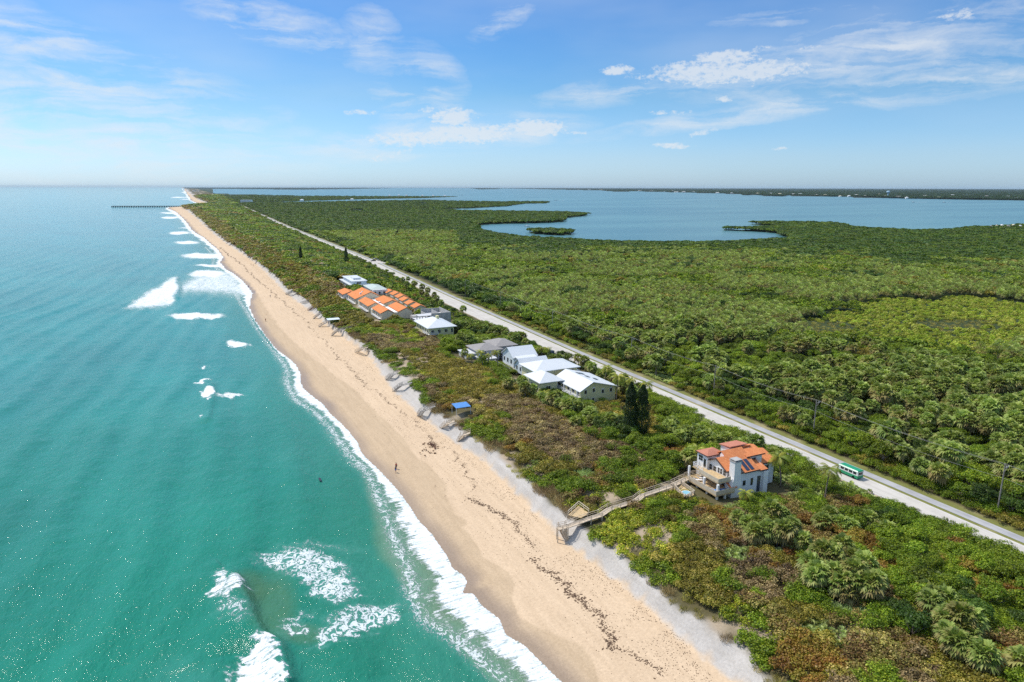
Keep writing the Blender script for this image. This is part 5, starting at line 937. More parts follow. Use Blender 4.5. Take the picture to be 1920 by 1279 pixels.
for u, v_ in ((-2.2, -1.8), (2.2, -1.8), (2.2, 1.8), (-2.2, 1.8)): b = MB(); b.bar((u, v_, -.2), (u, v_, 2.5), .08); b.build('pole', M['whitetrim'], e)
px_, py_ = at(603 + 22, 605, 5.); e = empty('deck_canopy', (px_, py_, 5.2), 'pale blue grey canopy over the beach landing below the orange roofs', 'canopy'); b = MB(); b.slab([(-3, -2, 1.6), (3, -2, 1.6), (3, 2, 1.8), (-3, 2, 1.8)], .1); b.build('cloth', M['lightblue'], e); b = MB(); [b.bar((u, v_, -.3), (u, v_, 1.6), .1) for u in (-2.8, 2.8) for v_ in (-1.8, 1.8)]; b.build('frame', M['greywood'], e)

# yellow house under a white metal gable
H = House('yellow_house', 'pale yellow two storey house with white metal gable roof and white balconies', 'house', 114, 185, 3.3)
H.part('wall', M['yellow'], lambda b: b.wallsY(108, 121, 177, 193.4, 2.8, 7.7, 10.0, 112.2)); H.part('roof', M['metalroof'], lambda b: b.gabY(108, 121, 177, 193.4, 7.7, 10.0, 112.2, .7, .2)); H.part('upper_balcony', M['whitetrim'], lambda b: (b.box(106.5, 108, 176.6, 194, 5.15, 5.35), rail(b, [(107.9, 176.7, 5.35), (106.6, 176.7, 5.35), (106.6, 194, 5.35)], 1., .5, .08, 1)))
H.part('lower_balcony', M['whitetrim'], lambda b: (b.box(106.2, 108, 187.5, 194, 3.0, 3.2), rail(b, [(106.3, 187.5, 3.2), (106.3, 194, 3.2)], 1., .5, .08, 1))); H.part('balcony_post', M['whitetrim'], lambda b: [b.box(106.5, 106.75, q, q + .25, 2.8, 7.5) for q in (176.9, 181, 185.2, 189.4, 193.6)])
for a_ in (178.6, 181.6, 184.6, 187.8, 191): H.win('W', 108, a_, 5.5, 1.3, 1.8, 2)
for a_ in (178.6, 182.2): H.win('W', 108, a_, 3., 1.6, 1.9, 2)
for a_, z_ in ((109.8, 6.2), (112.8, 6.5), (116.2, 5.7), (119.3, 5.8), (112.6, 3.3)): H.win('S', 177, a_, z_, .8, 1.15); H.part('shutter_hood', M['whitetrim'], lambda b: b.add([(a_ - .5, 176.9, z_ + 1.25), (a_ + .5, 176.9, z_ + 1.25), (a_ + .3, 176.9, z_ + 1.55), (a_ - .3, 176.9, z_ + 1.55), (a_ - .5, 177.02, z_ + 1.25), (a_ + .5, 177.02, z_ + 1.25), (a_ + .3, 177.02, z_ + 1.55), (a_ - .3, 177.02, z_ + 1.55)], [(0, 1, 2, 3), (7, 6, 5, 4), (0, 4, 5, 1), (1, 5, 6, 2), (2, 6, 7, 3), (3, 7, 4, 0)])) if z_ > 4 else None
H.part('solar_panel', M['solar'], lambda b: [b.slab([(x0, y0, 10 - .245 * (x0 - 112.2) + .12), (x0 + 1.2, y0, 10 - .245 * (x0 + 1.2 - 112.2) + .12), (x0 + 1.2, y0 + 2, 10 - .245 * (x0 + 1.2 - 112.2) + .12), (x0, y0 + 2, 10 - .245 * (x0 - 112.2) + .12)], .06) for x0, y0 in ((113.6, 188), (115, 188), (114.6, 184), (116.2, 181.5))])
sx, sy = at(1036, 760, 3.5); e = empty('swimming_pool', (sx, sy, float(height(sx, sy, False))), 'small blue swimming pool in front of the yellow house', 'pool'); b = MB(); b.box(-3.4, 3.4, -2.4, 2.4, -.3, .25); b.build('terrace', M['concrete'], e); b = MB(); b.box(-2.6, 2.6, -1.6, 1.6, .1, .28); b.build('water', M['poolwater'], e)
# white hip roofed house behind it
H = House('hip_roofed_house', 'pale yellow house with white metal hip roofs on two levels', 'house', 109, 200, 3.3)
H.part('wall', M['paleyellow'], lambda b: b.box(102.6, 118.5, 197, 208, 2.8, 9.4).box(99.8, 106, 188.5, 197.0, 2.8, 8.0)); H.part('upper_roof', M['metalroof'], lambda b: b.hip(102.6, 118.5, 197, 208, 9.5, 11.6, .9)); H.part('front_roof', M['metalroof'], lambda b: b.hip(99.8, 107.5, 188.5, 199, 8.15, 10.3, .8)); H.part('side_roof', M['metalroof'], lambda b: b.slab([(118.6, 192.5, 7.2), (121, 193, 7.0), (121, 204, 7.0), (118.6, 204, 9.0)], .2))
H.part('side_wall', M['paleyellow'], lambda b: b.box(118.4, 120.5, 194, 203.5, 2.8, 6.8)); H.win('S', 197, 113, 7.6, 1.4, 1.1, 2); H.win('S', 197, 116.4, 7.6, 1.4, 1.1, 2); H.win('W', 99.8, 191, 5, 1.6, 1.6, 2); H.win('W', 99.8, 194.4, 5, 1.6, 1.6, 2); H.win('S', 188.5, 102.6, 5, 1.6, 1.6, 2); H.win('W', 102.6, 203, 6, 1.5, 1.5, 2)
# pale blue house with two white gables
H = House('gabled_house', 'pale blue house on stilts with two steep white gables', 'house', 108, 220, 3.3)
H.part('wall', M['lightblue'], lambda b: b.wallsX(104.6, 114, 219, 228.5, 5.3, 9.2, 12.0).wallsX(103.0, 113.5, 208.5, 214.5, 5.3, 8.4, 10.6).box(105.5, 113, 214.4, 219.1, 5.3, 8.6)); H.part('large_roof', M['metalroof'], lambda b: b.gabX(104.6, 114, 219, 228.5, 9.2, 12.0, None, .5)); H.part('small_roof', M['metalroof'], lambda b: b.gabX(103, 113.5, 208.5, 214.5, 8.4, 10.6, None, .5)); H.part('link_roof', M['metalroof'], lambda b: b.slab([(105, 214.3, 8.9), (113.2, 214.3, 8.9), (113.2, 219.2, 9.4), (105, 219.2, 9.4)], .2))
H.part('stilt', M['stucco'], lambda b: [b.box(x_, x_ + .4, y_, y_ + .4, 3.0, 5.35) for x_ in (103.2, 108, 113) for y_ in (208.7, 213.8, 219.2, 227.8)]); H.part('porch', M['greywood'], lambda b: (b.box(101, 104.6, 214, 228, 5.1, 5.3), rail(b, [(101.1, 214, 5.3), (101.1, 228, 5.3)], 1., 1., .1, 1)))
for a_ in (221, 224, 227): H.win('W', 104.6, a_, 6.3, 1.3, 1.6, 2)
H.win('W', 103, 210, 6.4, 1., 1.4); H.win('W', 103, 212.8, 6.4, 1., 1.4); H.win('S', 208.5, 105.5, 6.4, 1., 1.4); H.win('S', 219, 106.2, 6.4, 1.4, 2.)
# grey house with low hip roofs
H = House('grey_roofed_house', 'white house with low grey hip roofs and flat terraces', 'house', 104, 240, 3.3)
H.part('wall', M['greywall'], lambda b: b.box(98, 107, 237, 247, 3, 8.2).box(106.5, 114.5, 240, 250, 3, 8.7).box(93.5, 98.0, 238, 246, 3, 7.0).box(97, 103, 231, 237.05, 3, 6.2)); H.part('roof', M['shingle'], lambda b: b.hip(98, 107.5, 236.8, 247, 8.3, 10.0, .9)); H.part('rear_roof', M['shingle'], lambda b: b.hip(106.5, 115, 239, 250, 8.8, 10.5, .8)); H.part('flat_roof', M['greywall'], lambda b: b.box(96.6, 103.4, 230.5, 237.2, 6.2, 6.4).box(93.1, 98.1, 237.6, 246.4, 7, 7.25))
H.part('garage_roof', M['shingle'], lambda b: b.hip(108, 115, 232, 239, 6.6, 7.8, .5)); H.part('garage_wall', M['greywall'], lambda b: b.box(108.2, 114.8, 232.2, 239.05, 3, 6.5)); [H.win('W', 98, a_, 5.2, 1.6, 1.8, 2, glass=M['bluishglass']) for a_ in (239, 242, 245)]; H.win('S', 237, 100.5, 6.7, 2., 1., 2); H.win('S', 231, 100, 4, 2, 1.4, 2); H.win('W', 93.5, 242, 4.6, 3, 1.6, 3); H.win('S', 240, 112.6, 7., 1.6, 1.2, 2)
# yellow house with white hip roof
H = House('square_yellow_house', 'square pale yellow house with white hip roof and corner porch', 'house', 99, 291, 3.4)
H.part('wall', M['yellow'], lambda b: b.box(93.8, 105.5, 283.5, 302, 3, 8.9)); H.part('roof', M['metalroof'], lambda b: b.hip(93.8, 105.8, 283.5, 302, 9.0, 11.6, 1.0)); H.part('chimney', M['yellow'], lambda b: b.box(100.2, 101.4, 291.5, 292.9, 9, 12.6)); H.part('porch_railing', M['whitetrim'], lambda b: (b.box(92.8, 93.8, 283.4, 290, 6.0, 6.15), b.box(93, 98.0, 282.6, 283.4, 6.0, 6.15), rail(b, [(92.9, 290, 6.15), (92.9, 282.7, 6.15), (98, 282.7, 6.15)], 1., .8, .09, 1)))
[H.win('W', 93.8, a_, 6.4, 1.2, 1.4, 2) for a_ in (285.2, 288.4, 292, 296, 299.5)]; [H.win('W', 93.8, a_, 3.6, 1.4, 1.6, 2) for a_ in (286, 290, 295)]; [H.win('S', 283.5, a_, 6.5, 1.3, 1.3, 2) for a_ in (95.5, 98.6, 101.8)]; H.win('S', 283.5, 104.6, 6.3, .8, 1.8)
# unfinished concrete house
H = House('concrete_house', 'unfinished raw concrete house with open flat roof and posts', 'house', 105, 316, 3.5)
H.part('wall', M['concrete'], lambda b: [b.box(*q) for q in ((103.5, 113.4, 308.6, 308.9, 3.2, 10.6), (113.1, 113.4, 308.9, 325, 3.2, 10.6), (103.5, 113.1, 324.7, 325, 3.2, 10.2), (103.5, 103.8, 308.9, 324.7, 3.2, 9.2), (108, 108.3, 312, 322, 8.2, 10.2), (98, 103.5, 320, 325, 3.2, 7.6))]); H.part('roof_slab', M['greywall'], lambda b: b.box(103.8, 113.1, 308.9, 324.7, 7.9, 8.15).box(97.4, 103.5, 308, 320, 6.8, 7.0).box(97.2, 103.5, 308.5, 314, 9.6, 9.75)); H.part('post', M['greywall'], lambda b: [b.box(x_, x_ + .35, y_, y_ + .35, 3.2, 9.6) for x_ in (97.6, 100.4, 103.0) for y_ in (308.7, 313.4)] + [b.box(x_, x_ + .35, y_, y_ + .35, 3.2, 6.85) for x_ in (97.6, 100.4) for y_ in (317, 319.5)])
H.part('terrace', M['stucco'], lambda b: b.box(92, 103.2, 303.6, 308, 3.2, 5.2)); H.win('W', 98, 322.5, 4.6, 2.4, 2., 2); H.win('S', 308.6, 106.5, 5, 2, 1.5, 2)
# orange roofed townhouses in one staggered block
H = House('townhouse_block', 'cream townhouse block with staggered orange gable roofs facing the beach', 'apartment block', 92, 365, 4)
U_ = [(84.2, 90.5, 329, 346, 9, 10.5, 87.7), (93.8, 100.6, 330.5, 349, 9, 10.6, 97.7), (83.6, 90.3, 352, 373, 9, 10.5, 87.1), (92.9, 101.2, 355.5, 373, 9.2, 10.7, 97.4), (83, 98, 379, 399, 8.9, 12.2, 91.5), (80.6, 88.3, 400.5, 416, 8.6, 10.0, 84.8)]
H.part('link_wall', M['cream'], lambda b: b.box(90.4, 93.9, 331, 349.5, 3.4, 8.2).box(84.4, 100.4, 345.9, 352.1, 3.4, 7.6).box(90.2, 93.0, 353, 373, 3.4, 8.2).box(83.8, 100.8, 372.9, 379.1, 3.4, 8.)); H.part('flat_roof', M['stucco'], lambda b: b.box(90.6, 93.7, 331.2, 349.4, 8.2, 8.35).box(90.4, 92.8, 353.2, 372.8, 8.2, 8.35).box(84.6, 100.2, 346.2, 351.8, 7.6, 7.75).box(84, 100.6, 373.2, 378.8, 8.0, 8.15))
for i, (x0, x1, y0, y1, ze, zp, xp) in enumerate(U_):
    H.part('wall', M['cream'] if i < 5 else M['stucco'], lambda b: b.wallsY(x0, x1, y0, y1, 3.4, ze, zp, xp)); H.part('roof', M['tile2'], lambda b: b.gabY(x0, x1, y0, y1, ze, zp, xp, .45, .2)); H.part('fascia', M['trim'], lambda b: (b.bar((x0 - .45, y0 - .5, ze - .3), (xp, y0 - .5, zp - .14), .06, .22), b.bar((xp, y0 - .5, zp - .14), (x1 + .45, y0 - .5, ze - .3), .06, .22)))
    if i in (0, 2, 4, 5):
        for a_ in np.arange(y0 + 2.2, y1 - 1, 3.4): H.win('W', x0, float(a_), 6.2, 2.3, 1.7, 2); H.win('W', x0, float(a_), 3.9, 2.3, 1.5, 2)
        H.part('balcony', M['whitetrim'], lambda b: (b.box(x0 - 1.2, x0, y0 + .6, y1 - .6, 5.8, 5.95), rail(b, [(x0 - 1.15, y0 + .6, 5.95), (x0 - 1.15, y1 - .6, 5.95)], .9, 1.3, .09, 1)))
H.win('S', 329, 89.2, 4.2, .8, 1.3); H.win('S', 330.5, 95.2, 4.0, 2.6, 1.2, 4); 
H.part('roof_unit', M['stucco'], lambda b: b.box(86.6, 87.6, 384, 385, 10.2, 11.3).box(88.4, 89.2, 387, 388, 10.8, 11.6).box(91.6, 92.6, 362, 363, 8.35, 9.2)); b_ = None
for i, (gx_, gy_) in enumerate([(113.1, 416.8), (114.4, 407.0), (114.2, 395.4), (113.2, 383), (112.4, 369.8), (112.6, 357.8)]):
    e = House('garage', '%s of six small orange gabled garages behind the townhouses' % ['farthest', 'second farthest', 'third farthest', 'third nearest', 'second nearest', 'nearest'][i], 'garage', gx_, gy_, 3.2, 'orange roofed garages behind the townhouses')
    e.part('wall', M['cream'], lambda b: b.wallsY(gx_ - 3.1, gx_ + 3.1, gy_ - 3.6, gy_ + 3.6, 2.8, 5.9, 7.2)); e.part('roof', M['tile2'], lambda b: b.gabY(gx_ - 3.1, gx_ + 3.1, gy_ - 3.6, gy_ + 3.6, 5.9, 7.2, None, .4)); e.part('door', M['whitetrim'], lambda b: b.box(gx_ - 3.16, gx_ - 3.05, gy_ - 2.2, gy_ + 2.2, 3, 5.2))
# modern white and small flat houses behind
H = House('modern_white_house', 'pale blue white modern house with stacked flat roofs', 'house', 100, 455, 3.6)
H.part('wall', M['lightblue'], lambda b: b.box(94.5, 106, 440, 478, 3.2, 7.2).box(96, 105, 445, 475, 7.2, 9.6)); H.part('roof', M['metalroof'], lambda b: b.box(93.8, 106.6, 439.2, 478.6, 7.2, 7.42).box(95.2, 105.6, 444.4, 475.6, 9.6, 9.85).box(98, 103, 452, 462, 9.85, 11)); H.part('railing', M['whitetrim'], lambda b: rail(b, [(94, 439.4, 7.42), (106.4, 439.4, 7.42)], 1., 1.2, .12, 1)); [H.win('S', 440, a_, 4.4, 1.8, 1.6, 2, glass=M['bluishglass']) for a_ in (96.5, 99.5, 103.5)]; [H.win('W', 94.5, a_, 4.6, 3, 1.6, 3, glass=M['bluishglass']) for a_ in (444, 451, 458, 466)]; H.win('S', 445, 100, 7.8, 3, 1.3, 3)
H = House('green_roofed_house', 'white house with pale green metal roof between the palms', 'house', 106, 428, 3.5); H.part('wall', M['stucco'], lambda b: b.box(102, 111, 417, 440, 3.2, 7.4)); H.part('roof', M['greenroof'], lambda b: b.hip(102, 111, 419, 440, 7.5, 8.8, .6)); [H.win('S', 417, a_, 4.8, 1.2, 1.4, 2) for a_ in (103.6, 106.4, 109.3)]; H.part('post', M['whitetrim'], lambda b: [b.box(q, q + .3, 415.6, 415.9, 3, 7.3) for q in (102, 105, 108, 110.8)])
for px_, py_, l, sc in ((551, 484, 'small thatched roof pavilion farthest along the dune', 1.), (585, 501, 'brown thatched roof beside the columnar tree', 1.2), (605, 505, 'larger brown thatched roof behind the dune shrubs', 1.3)):
    x_, y_ = at(px_, py_, 5.5); H = House('thatched_pavilion', l, 'pavilion', x_, y_, float(height(x_, y_, False)), 'thatched roofs on the dune'); z_ = H.o[2]; H.part('roof', M['thatch'], lambda b: b.hip(x_ - 5 * sc, x_ + 5 * sc, y_ - 8 * sc, y_ + 8 * sc, z_ + 2.6, z_ + 5.4, .3)); H.part('post', M['wood'], lambda b: [b.box(x_ + u * 4.6 * sc, x_ + u * 4.6 * sc + .3, y_ + v_ * 7.5 * sc, y_ + v_ * 7.5 * sc + .3, z_ - .3, z_ + 2.6) for u in (-1, 1) for v_ in (-1, 0, 1)])
# fan palms standing between the houses and the road
YP = [(745, 520), (756, 524), (768, 522), (775, 532), (786, 530), (792, 540), (806, 545), (800, 552), (815, 553), (820, 562), (828, 566), (812, 564), (790, 548), (762, 534), (868, 580), (1085, 672), (1098, 680), (1112, 690), (1105, 684), (1125, 700), (1148, 708), (1168, 716), (1180, 722), (1196, 730), (948, 640), (965, 636), (985, 640), (870, 672), (1000, 740), (985, 745)]
for i, (px_, py_) in enumerate(sorted(YP)):
    x_, y_ = at(px_, py_, 6.5); x_ = min(x_, 140.9 + float(OFF(y_)) - float(HWW(y_)) - 3.2); s_ = .8 + .3 * ((i * 7) % 5) / 5.; e = empty('cabbage_palm', (x_, y_, float(height(x_, y_, False)) - .6), '%sof fan palms growing around the white and orange roofed houses' % ordinal(i, len(YP)), 'palm tree', 'fan palms around the houses', i * 2.1); e.scale = (s_,) * 3
    me, top = TRUNK[i % 4]; tr = bpy.data.objects.new('trunk', me); link(tr, e); cr = bpy.data.objects.new('crown', PALM[i % 4]); link(cr, e); cr.location = top
BT = [(1100, 668), (1080, 664), (1120, 684), (1140, 702), (1035, 672), (925, 628), (850, 585), (840, 580), (735, 515), (725, 510), (700, 512), (905, 690), (1160, 700), (985, 655)]
for i, (px_, py_) in enumerate(sorted(BT)):
    x_, y_ = at(px_, py_, 5.); x_ = min(x_, 140.9 + float(OFF(y_)) - float(HWW(y_)) - 4.); e = empty('broadleaf_tree', (x_, y_, float(height(x_, y_, False)) - .4), '%sof bushy green garden trees between the houses and road' % ordinal(i, len(BT)), 'tree', 'garden trees by the houses', i * 1.3); e.scale = (.95,) * 3
    tr = bpy.data.objects.new('trunk', LIMB); link(tr, e); cr = bpy.data.objects.new('crown', (TREE['green'] + TREE['dark'])[i % 5]); link(cr, e)
# fence by the blue house lawn
e = empty('garden_fence', (101, 205, 4), 'grey white picket fence along the lawn before the white roofed houses', 'fence'); fp = [at(944, 719, 5), at(985, 710, 5), at(1003, 716, 5)]; b = MB((101, 205, 4)); panel_rail(b, [(p[0], p[1], 4.0) for p in fp], 1.5); b.build('panel', M['greywall'], e)
for nm, lb, P_ in (('lawn', 'bright green mown lawn before the blue house', [(918, 700), (950, 706), (948, 716), (925, 712)]), ('lawn', 'small green lawn inside the fence', [(962, 722), (985, 715), (982, 730), (965, 735)])):
    q = [at(a, c, 4.5) for a, c in P_]; b = MB(); b.slab([(x_, y_, float(height(x_, y_, False)) + .25) for x_, y_ in q], .6); o = b.build(nm, simple('lawn_green', (.13, .22, .03), .95, .3, 2), None); tag(o, kind='structure')

# ------------------------------------------------------------------ vehicles, poles, people, jetty, boats, far shore
def car(name, label, x, y, z, rz, paint, L=4.6, W_=1.85, Hh=1.45, cat='car', group=None, roof=None, detail=True):
    e = empty(name, (x, y, z), label, cat, group, rz); b = MB(); l, w_ = L / 2, W_ / 2
    def prof(b, pts, w0, w1=None):
        w1 = w1 or w0; n = len(pts); b.add([(-w0, p[0], p[1]) for p in pts] + [(w0, p[0], p[1]) for p in pts], [tuple(range(n)), tuple(range(2 * n - 1, n - 1, -1))] + [(i, i + n, (i + 1) % n + n, (i + 1) % n) for i in range(n)])
    prof(b, [(-l, .35), (-l, .8), (-l * .55, .9), (l * .35, .92), (l * .9, .82), (l, .6), (l, .35)], w_); b.build('body', paint, e)
    b = MB(); prof(b, [(-l * .62, .89), (-l * .5, Hh - .08), (l * .12, Hh - .08), (l * .38, .91)], w_ * .86); b.build('windows', M['glass'], e)
    b = MB(); prof(b, [(-l * .52, Hh - .09), (-l * .48, Hh), (l * .08, Hh), (l * .14, Hh - .09)], w_ * .84); b.build('roof', roof or paint, e)
    if detail:
        for u in (-1, 1):
            for v_ in (-.62, .62): b = MB(); b.tube([(u * w_ - .1, l * v_, .33), (u * w_ + .1, l * v_, .33)], .33, 12); b.build('wheel', M['rubber'], e)
    return e
# green and white van
vx, vy = at(1592, 888, 3.3); vx = 139.0; e = empty('green_van', (vx, 103.5, 2.56), 'green roofed van with white sides driving on the coastal road', 'van', None, 0); l = 2.9
b = MB(); b.box(-1.0, 1.0, -l, l, .35, 1.0); b.build('body', M['green'], e); b = MB(); b.box(-.97, .97, -l + .03, l - .5, 1.0, 2.0); b.build('upper_body', M['carwhite'], e); b = MB(); b.add([(-.97, l - .5, 1.), (.97, l - .5, 1.), (.97, l - .1, 1.), (-.97, l - .1, 1.), (-.97, l - .5, 1.9), (.97, l - .5, 1.9)], [(0, 1, 2, 3), (3, 2, 5, 4), (0, 3, 4), (1, 5, 2), (0, 4, 5, 1)]); b.build('windscreen', M['glass'], e)
b = MB(); b.add([(-1.08, -l - .05, 2.0), (1.08, -l - .05, 2.0), (1.08, l - .4, 2.), (-1.08, l - .4, 2.), (-.85, -l + .15, 2.22), (.85, -l + .15, 2.22), (.85, l - .6, 2.22), (-.85, l - .6, 2.22)], [(3, 2, 1, 0), (4, 5, 6, 7), (0, 1, 5, 4), (1, 2, 6, 5), (2, 3, 7, 6), (3, 0, 4, 7)]); b.build('roof', M['green'], e)
for u in (-1, 1):
    b = MB(); [b.box(min(u * .965, u * .985), max(u * .965, u * .985), -l + .4 + k * 1.15, -l + 1.3 + k * 1.15, 1.25, 1.8) for k in range(4)]; b.build('side_window', M['glass'], e)
    for v_ in (-1.8, 1.8): b = MB(); b.tube([(u * .9 - .1, v_, .36), (u * .9 + .12, v_, .36)], .36, 12); b.build('wheel', M['rubber'], e)
b = MB(); b.box(-.7, .7, -l - .0, -l + .025, 1.2, 1.8); b.build('rear_window', M['glass'], e)
tx, ty = at(1047, 664, 3.3); car('pickup_truck', 'black pickup truck parked at the roadside by the gardens', 131.5, 240, 2.56, 0.1, M['carblack'], 5.6, 2., 1.9, 'truck')
for i, (px_, py_) in enumerate([(705, 486), (712, 489), (720, 487), (700, 490), (735, 486), (742, 484), (728, 489), (748, 487)]):
    x_, y_ = at(px_, py_, 2.5); car('parked_car', '%s parked in the sandy lot by the road, %s' % (['white car', 'silver car', 'white car', 'black car'][i % 4], ['leftmost but one', 'third from left', 'fourth from left', 'leftmost', 'sixth from left', 'seventh from left', 'fifth from left', 'rightmost'][i]), x_, y_, float(height(x_, y_, False)) + .05, 1.3 + .2 * (i % 3), [M['carwhite'], M['carsilver'], M['carwhite'], M['carblack']][i % 4], 5., 2., 1.6, group='cars parked in the sandy lot', detail=False)
for nm, q in (('car_park', [(686, 486), (730, 491), (726, 494), (700, 493)]), ('car_park', [(735, 484), (756, 484), (750, 491), (722, 489)])):
    b = MB(); b.slab([(*at(a, c, 2.6), 2.66) for a, c in q], .4); o = b.build(nm, PV, None); tag(o, kind='structure')
H = House('flat_roofed_pavilion', 'low pavilion with sand coloured flat roof beside the car park', 'pavilion', *at(776, 482, 4.), 1.); x_, y_, _ = H.o; H.part('roof', M['cream'], lambda b: b.box(x_ - 14, x_ + 14, y_ - 14, y_ + 14, 3.8, 4.1)); H.part('wall', M['concrete'], lambda b: b.box(x_ - 12, x_ + 12, y_ - 12, y_ + 12, .8, 3.79))
# power poles and lines
PYS = [66.5 - 2, 78, 130.0, 178, 226, 280, 340, 405, 475, 550]; PXp = [(1880, 879)]
poles = []
for i, (px_, py_) in enumerate([(1862, 969), (1557, 822), (1344, 752), (1135, 696), (1000, 632), (905, 590), (835, 562)]):
    x_, y_ = at(px_, py_, 1.6); x_ = 150.2 + float(OFF(y_)); y_ = y_ if i else y_ - .5; z_ = float(height(x_, y_, False)); poles.append((x_, y_, z_ + 11.2))
    e = empty('power_pole', (x_, y_, z_), ['tall grey power pole nearest the lower right corner beside the path', 'second grey power pole, across the road from the green van', 'third grey power pole rising from the palms past the yellow house', 'fourth grey power pole opposite the white roofed houses', 'fifth power pole beside the bend of the white road', 'sixth power pole opposite the yellow hip roofed house', 'farthest power pole opposite the orange roofed block'][i], 'power pole', 'power poles along the coastal road')
    b = MB(); b.tube([(0, 0, -.5), (0, 0, 11.4)], [.17, .11], 8); b.build('post', M['pole'], e); b = MB(); b.bar((-.1, 0, 10.4), (1.4, 0, 10.4), .12); b.bar((0, 0, 9.4), (1.1, 0, 10.3), .07); b.build('crossarm', M['pole'], e); b = MB(); [b.tube([(u, 0, 10.45), (u, 0, 10.75)], .07, 6) for u in (0.7, 1.3)]; b.build('insulator', M['greywall'], e)
poles = [(150.2, 8., 12.7)] + poles
for k, (dx, dz, l) in enumerate(((0, .2, 'upper power line strung along the pole tops beside the road'), (1.3, -.45, 'power line on the outer crossarm ends beside the road'), (0, -3., 'lower cable strung between the poles beside the road'))):
    b = MB()
    for A, B in zip(poles, poles[1:]): b.tube([(A[0] + (B[0] - A[0]) * t_ + dx, A[1] + (B[1] - A[1]) * t_, A[2] + (B[2] - A[2]) * t_ + dz - .9 * 4 * t_ * (1 - t_)) for t_ in np.linspace(0, 1, 9)], .02, 4)
    tag(b.build('power_line', M['wire']), l, 'cable', 'power lines along the road')
# people on the beach
def figure(pose):
    J = {'stand': [(0, 0, .98), (0, 0, 1.2), (0, 0, 1.42), (0, 0, 1.52), (0, 0, 1.66), (.1, 0, .95), (.11, .05, .5), (.12, 0, .06), (.12, .12, .03), (-.1, 0, .95), (-.11, .02, .5), (-.12, -.06, .06), (-.12, .06, .03), (.2, 0, 1.4), (.27, -.02, 1.12), (.28, .1, .88), (-.2, 0, 1.4), (-.27, 0, 1.12), (-.27, .06, .86)],
         'walk': [(0, 0, .96), (0, .02, 1.2), (0, .03, 1.42), (0, .04, 1.52), (0, .06, 1.66), (.1, 0, .93), (.11, .22, .52), (.12, .30, .08), (.12, .42, .05), (-.1, 0, .93), (-.11, -.06, .5), (-.12, -.35, .12), (-.12, -.25, .04), (.2, .03, 1.4), (.25, -.15, 1.16), (.25, -.12, .92), (-.2, .03, 1.4), (-.25, .15, 1.15), (-.24, .32, .98)]}[pose]
    E_ = [(0, 1), (1, 2), (2, 3), (3, 4), (0, 5), (5, 6), (6, 7), (7, 8), (0, 9), (9, 10), (10, 11), (11, 12), (2, 13), (13, 14), (14, 15), (2, 16), (16, 17), (17, 18)]; rad = [.15, .14, .16, .06, .11, .1, .065, .045, .035, .1, .065, .045, .035, .06, .04, .03, .06, .04, .03]
    me = bpy.data.meshes.new('person'); me.from_pydata(J, E_, []); o = bpy.data.objects.new('person', me); link(o); md = o.modifiers.new('skin', 'SKIN')
    for v_, r_ in zip(me.skin_vertices[0].data if me.skin_vertices else [], rad): v_.radius = (r_, r_)
    return o, rad
SK = simple('tanned_skin', (.42, .25, .17), .7); CL = [simple('dark_swimwear', (.04, .04, .06), .8), simple('red_clothing', (.45, .06, .05), .8), simple('blue_clothing', (.06, .14, .4), .8), simple('white_clothing', (.75, .75, .73), .8)]
